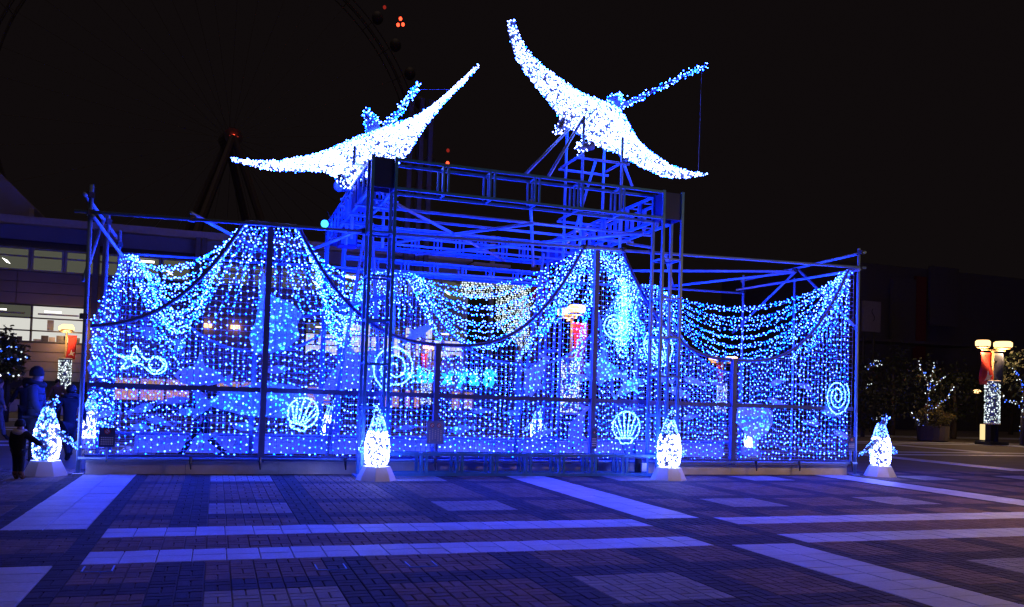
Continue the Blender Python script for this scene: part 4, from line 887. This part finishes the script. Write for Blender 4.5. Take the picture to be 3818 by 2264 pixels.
lit_tree((35.796,30.005,0), 'string-lit tree cut by the right edge of the view', [[(0, 0, 0.5), (0, 0, 1.6), (-0.3, 0, 2.0), (-1.0, 0, 2.05), (-1.6, 0, 2.5), (-1.8, 0, 2.9)], [(0, 0, 1.6), (0.1, 0, 2.4), (-0.2, 0, 3.2), (-0.6, 0, 3.6)], [(0, 0, 2.0), (0.5, 0, 3.0), (0.4, 0, 4.2)]], 3.0, [((0.4, 0.5, 3.4), (1.4, 1.0, 1.3))], 'dgreen', 600, 0.55)
lit_tree((32.323,36.515,-0), 'tree with a few white and blue lights just right of the enclosure', [[(0.2, 0, 3.6), (0.8, 0, 3.8), (1.2, 0, 3.9)], [(0.2, 0, 3.7), (0.7, 0, 4.0), (1.1, 0, 4.1)], [(0.1, 0, 2.6), (0.5, 0, 2.8)], [(0.3, 0, 0.9), (1.0, 0, 1.0), (1.6, 0, 1.2)]], 3.4, [((0.3, 0.8, 2.8), (1.5, 1.0, 1.6))], 'dgreen', 700, 0.45)
lit_tree((-7.172,35.365,-0), 'yellowing tree with a few lights at the left edge of the view', [[(-0.3, -0.6, 2.5), (0.2, -0.7, 2.7), (0.5, -0.6, 2.6)], [(-0.3, -0.7, 2.2), (0.3, -0.8, 2.3), (0.7, -0.6, 2.35)], [(-0.3, -0.7, 1.75), (0.4, -0.7, 1.7)]], 3.0, [((-0.1, 0, 2.35), (0.7, 0.7, 1.0))], 'ygreen', 1500, 0.3)
def pot_plant(p, s, label):
    t = thing('potted_bush', label, 'potted plant', p)
    q = MB().lathe([(0.62 * s, 0), (0.7 * s, 0.05), (0.74 * s, 0.75 * s), (0.68 * s, 0.76 * s), (0.66 * s, 0.6 * s)], p, 16).build('pot', M['bark'], t); leaves((p[0], p[1], p[2] + 1.1 * s), (0.78 * s, 0.78 * s, 0.62 * s), 1400, 0.07, 'ygreen', t, 'foliage', 0.8)
pot_plant((33.18,32.688,0), 1.0, 'clipped round bush in a large pot below the string-lit tree at right')
def dark_tree(p, h, w, label, nleaf=900):
    t = thing('dark_tree', label, 'tree', p, 'dark trees at the edge of the plaza'); P = Vector(p)
    MB().tube([P, P + Vector((0.1, 0, h * 0.35)), P + Vector((0, 0, h * 0.7))], [0.16, 0.12, 0.05], 8).build('trunk', M['bark'], t, smooth=True)
    for a in range(4):
        an = a * 1.7; MB().tube([P + Vector((0.05, 0, h * 0.35)), P + Vector((w * 0.4 * math.cos(an), w * 0.3 * math.sin(an), h * 0.62))], [0.07, 0.02], 6).build('limb', M['bark'], t)
    leaves(P + Vector((0, 0, h * 0.62)), (w * 0.62, w * 0.5, h * 0.42), nleaf, 0.13, 'dgreen', t, 'crown')
dark_tree((37.537,40.002,-0), 5.2, 3.4, 'dark leafy tree left of the string-lit tree at right'); dark_tree((38.476,36.493,0), 4.2, 3.2, 'dark bushy tree right of the potted bush'); dark_tree((52.919,45.264,-0), 5.0, 5.0, 'dark tree behind the far right street lamp')

# ------------------------------------------------------------------ buildings
YB0 = 50.0
M['facade'] = mat('facade_panel', (0.30, 0.24, 0.22), 0.75, var=0.08, scale=0.8, island=0.05); M['facade_dark'] = mat('dark_cladding', (0.07, 0.065, 0.075), 0.7); M['trim'] = mat('pale_trim', (0.5, 0.47, 0.45), 0.6); M['wallgrey'] = mat('grey_wall', (0.34, 0.33, 0.36), 0.8, var=0.08, scale=0.6)
M['win_dim'] = glow('dim_window', (0.055, 0.060, 0.045), (0.13, 0.13, 0.10), 1.0, sample=False); M['win_lit'] = glow('lit_window', (0.80, 0.79, 0.70), (1.0, 0.99, 0.92), 1.0); M['win_white'] = glow('bright_window', (0.85, 0.85, 0.82), (1.1, 1.1, 1.05), 1.0)
M['tube_light'] = glow('fluorescent_tube', (1.0, 1.0, 0.92), strength=3.0); M['shop'] = glow('shop_light', (0.30, 0.13, 0.05), (0.7, 0.42, 0.22), 1.0); M['shop2'] = glow('shop_sign_light', (0.9, 0.75, 0.6), (0.7, 0.16, 0.06), 1.0)
M['dimcol'] = mat('dim_column_paint', (0.16, 0.15, 0.17), 0.7)
bl = thing('office_building', 'long two-storey office building with lit windows behind the enclosure', 'building', (0, YB0 + 4, 0))
MB().span(-22, 14.2, YB0 + 0.3, YB0 + 9, 0, 9.3).build('core_wall', M['facade_dark'], bl)
MB().span(-22.3, 14.4, YB0 - 0.5, YB0 + 9.3, 9.62, 10.0).build('roof_edge', M['trim'], bl)
MB().span(-22, 14.2, YB0 + 0.05, YB0 + 0.28, 8.85, 9.6).build('parapet', M['wallgrey'], bl)
MB().add([(-22, YB0 - 0.3, 8.45), (14.2, YB0 - 0.3, 8.45), (14.2, YB0 + 0.04, 8.83), (-22, YB0 + 0.04, 8.83), (-22, YB0 + 0.04, 8.45), (14.2, YB0 + 0.04, 8.45)], [(0, 1, 2, 3), (0, 4, 5, 1), (0, 3, 4), (1, 5, 2)]).build('awning', M['facade_dark'], bl)
for r_, (z0, z1) in enumerate(((5.52, 6.1), (6.1, 6.68), (6.68, 7.2), (1.55, 2.05), (2.05, 2.55), (2.55, 3.05), (3.05, 3.52))):
    for c_ in range(9): MB().span(-22 + c_ * 4.02 + 0.015, -22 + (c_ + 1) * 4.02 - 0.015, YB0 + 0.02 + 0.01 * (r_ % 2), YB0 + 0.28, z0 + 0.015, z1 - 0.015).build('facade_panel', M['facade'], bl)
for i in range(23):       # upper window band
    x0 = -21.9 + i * 1.57; w_ = MB().span(x0, x0 + 1.53, YB0 + 0.0, YB0 + 0.26, 7.24, 7.32); w_.span(x0, x0 + 1.53, YB0 + 0.0, YB0 + 0.26, 8.36, 8.44); w_.span(x0, x0 + 0.1, YB0 + 0.0, YB0 + 0.26, 7.32, 8.36); w_.span(x0 + 1.43, x0 + 1.53, YB0, YB0 + 0.26, 7.32, 8.36); w_.span(x0 + 0.1, x0 + 1.43, YB0, YB0 + 0.26, 7.95, 8.03)
    o = w_.build('window', M['trim'], bl)
    MB().span(x0 + 0.1, x0 + 1.43, YB0 + 0.18, YB0 + 0.2, 7.32, 7.95).build('pane', M['win_dim'], o); MB().span(x0 + 0.1, x0 + 1.43, YB0 + 0.18, YB0 + 0.2, 8.03, 8.36).build('pane', M['win_dim'], o)
    if i % 5 == 2:
        MB().add([(x0 + 0.2, YB0 + 0.15, 7.85), (x0 + 0.45, YB0 + 0.15, 7.75), (x0 + 0.62, YB0 + 0.15, 7.55), (x0 + 0.42, YB0 + 0.15, 7.62)], [(0, 1, 2, 3)]).build('ceiling_light', M['tube_light'], o)
    if i % 7 == 4: MB().span(x0 + 0.25, x0 + 1.2, YB0 + 0.15, YB0 + 0.17, 8.15, 8.27).build('ceiling_light', M['tube_light'], o)
def lit_band(x0, x1, n, mt, desks):     # lower lit window band with mullions and rooms behind
    w_ = (x1 - x0) / n
    for i in range(n):
        a = x0 + i * w_; q = MB()
        for zz in (3.55, 4.12, 4.78, 5.44): q.span(a, a + w_, YB0 + 0.0, YB0 + 0.1, zz, zz + 0.06)
        q.span(a, a + 0.07, YB0 + 0.0, YB0 + 0.1, 3.61, 5.44); o = q.build('window', M['facade_dark'], bl)
        for z0, z1 in ((3.61, 4.12), (4.18, 4.78)): MB().span(a + 0.07, a + w_, YB0 + 0.24, YB0 + 0.26, z0, z1).build('pane', mt, o)
        MB().span(a + 0.07, a + w_, YB0 + 0.24, YB0 + 0.26, 4.84, 5.44).build('pane', mt if i % 2 else M['win_dim'], o)
        MB().span(a + 0.3, a + w_ - 0.3, YB0 + 0.2, YB0 + 0.22, 5.0, 5.08).build('duct', M['wallgrey'], o)
        MB().span(a + 0.6, a + w_ * 0.55, YB0 + 0.19, YB0 + 0.21, 5.14, 5.22).build('ceiling_light', M['tube_light'], o)
        if desks:
            for j in range(6):
                b = a + 0.15 + j * (w_ - 0.4) / 6; hh = random.uniform(0.1, 0.34); MB().span(b, b + random.uniform(0.2, 0.42), YB0 + 0.19, YB0 + 0.21, 3.62, 3.62 + hh).build('desk', M['facade_dark'] if j % 2 else M['wallgrey'], o)
            MB().span(a + w_ * 0.3, a + w_ * 0.42, YB0 + 0.19, YB0 + 0.21, 4.2, 4.75).build('cabinet', M['wallgrey'], o)
lit_band(-21.9, -6.7, 6, M['win_lit'], True); lit_band(4.7, 14.1, 5, M['win_white'], True)
MB().span(-6.66, 4.66, YB0 + 0.03, YB0 + 0.28, 3.53, 5.5).build('blank_wall', M['facade'], bl)
for i, x in enumerate(np.arange(-5.2, 2.6, 1.3)):
    q = MB().span(x, x + 1.26, YB0 + 0.02, YB0 + 0.2, 0.5, 0.58); q.span(x, x + 0.06, YB0 + 0.02, YB0 + 0.2, 0.58, 1.9); o = q.build('shopfront', M['facade_dark'], bl)
    MB().span(x + 0.06, x + 1.26, YB0 + 0.0, YB0 + 0.015, 0.7, 1.25).build('pane', M['shop2'] if i in (0, 1, 2) else M['facade_dark'], o); MB().span(x + 0.06, x + 1.26, YB0 - 0.03, YB0 - 0.01, 1.4, 1.85).build('shop_sign', M['shop'] if i != 3 else M['facade_dark'], o)
for i, x in enumerate(np.arange(4.8, 16.0, 1.4)):
    q = MB().span(x, x + 1.36, YB0 - 1.0, YB0 - 0.8, 0.1, 0.5); q.span(x, x + 0.06, YB0 - 1.0, YB0 - 0.85, 0.5, 1.9); o = q.build('shopfront', M['brown_cloth'], bl); MB().span(x + 0.06, x + 1.36, YB0 - 0.88, YB0 - 0.86, 0.7, 1.7).build('pane', M['shop'] if i % 3 == 0 else M['shop2'] if i == 4 else M['facade_dark'], o)
for x in (-0.6, 0.9):
    o = MB().box((x, YB0 - 0.15, 4.9), (0.5, 0.2, 0.22)).build('wall_lamp', M['lamp_glass'], bl)
for i, x in enumerate((10.1, 10.75, 11.3, -6.31, -5.89, -1.34, -1.01)): MB().span(x, x + 0.26, YB0 - 0.9, YB0 - 0.6, 0, 19 if i < 3 else 9.6).build('column', M['dimcol'], bl)
MB().span(14.3, 16.6, YB0 - 1.2, YB0 + 1.0, 9.35, 9.5).build('canopy', M['trim'], bl)
bt = thing('corner_block', 'tall grey windowless block rising at the left edge behind the office', 'building', (-18, 62, 0))
MB().add([(-30, 60, 0), (-11.2, 60, 0), (-11.2, 75, 0), (-30, 75, 0), (-30, 60, 17.6), (-13.6, 60, 14.8), (-11.2, 60, 12.4), (-11.2, 75, 12.4), (-13.6, 75, 14.8), (-30, 75, 17.6)], [(3, 2, 1, 0), (0, 1, 6, 5, 4), (1, 2, 7, 6), (2, 3, 9, 8, 7), (3, 0, 4, 9), (4, 5, 8, 9), (5, 6, 7, 8)]).build('wall', M['wallgrey'], bt); MB().span(-11.4, -11.15, 59.8, 60, 0, 12.3).build('corner_trim', M['trim'], bt)
for p, h, lb in (((17.707,56,3.436), 12.6, 'pale plain pole rising behind the middle of the enclosure'), ((20.769,56,3.564), 11.2, 'pale pole pair right of the tall plain pole behind the enclosure'), ((20.411,58,3.592), 9.8, 'short pale pole between two taller ones behind the enclosure')):
    t = thing('tall_pole', lb, 'pole', (p[0], p[1], 0)); MB().tube([(p[0], p[1], 0), (p[0], p[1], h)], 0.17, 10).build('shaft', M['trim'], t, smooth=True)
    MB().box((p[0], p[1], 0.1), (0.7, 0.7, 0.2)).build('footing', M['concrete'], t)
    if 'pair' in lb: MB().tube([(p[0] + 0.5, p[1], 0), (p[0] + 0.5, p[1], h + 0.2)], 0.14, 10).build('shaft', M['trim'], t, smooth=True)
# icicle light canopy far behind
ic = thing('icicle_lights', 'pale greenish icicle lights hanging from a canopy behind the middle of the enclosure', 'light curtain', (15.821,47,7.944))
pts = []
IX = [(13.142,47,7.983),(14.845,47,7.158),(15.19,47,8.017),(17.275,47,4.068)]
def icicles(x0, x1, zt, zb, tap):
    x = x0
    while x < x1:
        z = zt; u = (x - x0) / (x1 - x0); e = zb + (tap * (1 - u) if tap else 0)
        while z > e: pts.append((x + rng.normal(0, 0.02), 47 + rng.uniform(-.2, .2), z)); z -= 0.115
        x += 0.12
icicles(IX[0][0], IX[1][0] + 0.1, IX[0][2], IX[1][2], 0.0); icicles(IX[2][0], IX[3][0], IX[2][2], IX[3][2], 1.6)
M['led_ice'] = glow('icicle_led', (1.0, 1.3, 1.25), (1.5, 1.8, 1.8), 1.0, sample=False); bulbs('bulbs', pts, 0.045, M['led_ice'], ic)
MB().span(IX[0][0], IX[3][0], 47.3, 48.5, IX[0][2] + 0.05, IX[0][2] + 0.25).build('canopy', M['trim'], ic); MB().tube([(IX[3][0] - 0.2, 47.8, 0), (IX[3][0] - 0.2, 47.8, IX[0][2])], 0.14, 8).build('post', M['trim'], ic); MB().tube([(IX[0][0] + 0.4, 47.8, 0), (IX[0][0] + 0.4, 47.8, IX[0][2])], 0.14, 8).build('post', M['trim'], ic)
# brown mural wall behind the right middle bay
mw = thing('mural_wall', 'brown decorated wall rising behind the dense right peak', 'wall', (18.555,48,6.766))
MB().span(17.715, 19.038, 48, 48.4, 0, 9.369).build('wall', M['brown_cloth'], mw); MB().span(17.768, 18.984, 47.95, 47.99, 7.386, 8.749).build('painted_panel', M['ban_red'], mw)
# dark building on the right with hoardings
M['red_dull'] = mat('dull_red_cloth', (0.10, 0.012, 0.012), 0.9)  # dark dull red, toned down so the strip hardly shows
M['hoard'] = mat('hoarding', (0.17, 0.16, 0.165), 0.8)
rb = thing('dark_building', 'dark building with pale hoardings at the right edge of the plaza', 'building', (50, 52, 0))
MB().span(42.5, 75, 52, 66, 0, 12.5).build('wall', M['facade_dark'], rb)
def hoard(a, b, mt, nm='hoarding'): MB().span(a[0], b[0], a[1], a[1] + 0.25, b[2], a[2]).build(nm, M[mt], rb)
hoard((48.137,51.5,11.503), (50.449,51.5,6.27), 'facade_dark'); hoard((50.413,51.5,11.772), (51.424,51.5,5.373), 'red_dull', 'red_strip'); hoard((51.797,51.5,12.673), (54.626,51.5,8.079), 'facade_dark')
MB().span(44, 54, 49.5, 51.9, 6.4, 6.6).build('entrance_canopy', M['facade_dark'], rb)
bs = thing('billboard', 'pale square billboard with a dark curved mark right of the enclosure', 'billboard', (41.273,46,7.632))
A_, B_ = (40.639,46,8.689), (42.045,46,6.658)
MB().span(A_[0], B_[0], 46, 46.2, B_[2], A_[2]).build('board', M['hoard'], bs); MB().tube([(A_[0] + 0.55 * (B_[0] - A_[0]) + 0.12 * math.sin(q * 2), 45.98, B_[2] + (A_[2] - B_[2]) * (0.35 + 0.4 * q / 3)) for q in np.linspace(0, 3, 9)], 0.025, 5).build('painted_mark', M['black'], bs)
for e in (0.2, 0.8): MB().tube([(A_[0] + e * (B_[0] - A_[0]), 46.3, 0), (A_[0] + e * (B_[0] - A_[0]), 46.3, B_[2] + 0.5)], 0.08, 8).build('post', M['black'], bs)
# low planters along the left building foot
for i, p in enumerate(((-9.21,47.716,-0), (-6.142,44.533,-0))):
    t = thing('planter_box', 'low dark planter by the office wall, %s the left street lamp' % ('left of' if i == 0 else 'right of'), 'planter', p); MB().box((p[0], p[1], 0.3), (3.0, 0.8, 0.6)).build('box', M['concrete'], t); leaves((p[0], p[1], 0.75), (1.4, 0.4, 0.35), 300, 0.08, 'dgreen', t, 'foliage')

# ------------------------------------------------------------------ ferris wheel
FC = Vector((0.631,157.073,45.214)); FR = 39.5
fwh = thing('ferris_wheel', 'huge dark ferris wheel with red gondola lights in the night sky', 'ferris wheel', (FC.x, FC.y, 0))
M['wheel'] = mat('wheel_steel', (0.15, 0.13, 0.14), 0.6); M['gond'] = mat('gondola', (0.12, 0.12, 0.13), 0.5); M['red_lamp'] = glow('red_lamp', (3.0, 0.16, 0.06), strength=1.5, sample=False); M['red_dim'] = glow('dim_red_lamp', (0.25, 0.015, 0.01), strength=1.0, sample=False)
ax = Vector((0.25, -1, 0)).normalized(); e1 = Vector((0, 0, 1)); e2 = ax.cross(e1).normalized()
W3 = lambda a, r, d=0: FC + (e1 * math.cos(a) + e2 * math.sin(a)) * r + ax * d
for d in (-1.3, 1.3):
    for r in (FR - 3.6, FR - 2.4): MB().tube([W3(a, r, d) for a in np.linspace(0, 2 * PI, 97)], 0.13, 5).build('rim', M['wheel'], fwh)
for k in range(42):
    a = 2 * PI * k / 42; MB().tube([W3(a, 1.5, 1.0 if k % 2 else -1.0), W3(a, FR - 2.4, -1.3 if k % 2 else 1.3)], 0.035, 4).build('spoke', M['wheel'], fwh)
    MB().tube([W3(a, FR - 3.6, -1.3), W3(a, FR - 2.4, 1.3)], 0.08, 4).build('rim_strut', M['wheel'], fwh)
    c = W3(a, FR); g_ = MB().ball(tuple(c), (1.15, 1.15, 1.3), 10, 8).build('gondola', M['gond'], fwh, smooth=True); MB().tube([c + Vector((0, 0, 1.2)), W3(a, FR - 2.4)], 0.06, 4).build('hanger', M['wheel'], g_)
MB().tube([FC - ax * 2, FC + ax * 2], 1.6, 14).build('hub', M['wheel'], fwh); MB().ball(tuple(FC + ax * 2.2), (0.32, 0.3, 0.3), 8, 6).build('hub_lamp', M['red_lamp'], fwh); MB().ball(tuple(FC + ax * 2.1), (0.9, 0.2, 0.14), 8, 6).build('hub_glow_lamp', M['red_dim'], fwh)
for s in (-1, 1):
    for d in (-1, 1): MB().tube([FC + ax * 2 * d, Vector((FC.x, FC.y, 0)) + e2 * s * 15 + ax * 9 * d], [0.6, 0.9], 8).build('support_leg', M['wheel'], fwh)
for p, m_ in (((28.006,146.818,67.304), 'red_lamp'), ((27.644,146.982,66.213), 'red_lamp'), ((28.456,146.697,66.312), 'red_lamp'), ((36.866,144.631,42.208), 'red_lamp'), ((36.479,144.783,41.691), 'red_lamp'), ((36.842,144.561,44.437), 'red_dim'), ((25.275,147.696,69.226), 'red_dim')):
    MB().ball(p, (0.3, 0.3, 0.34), 8, 6).build('gondola_lamp', M[m_], fwh)
print('bulbs', NB[0])
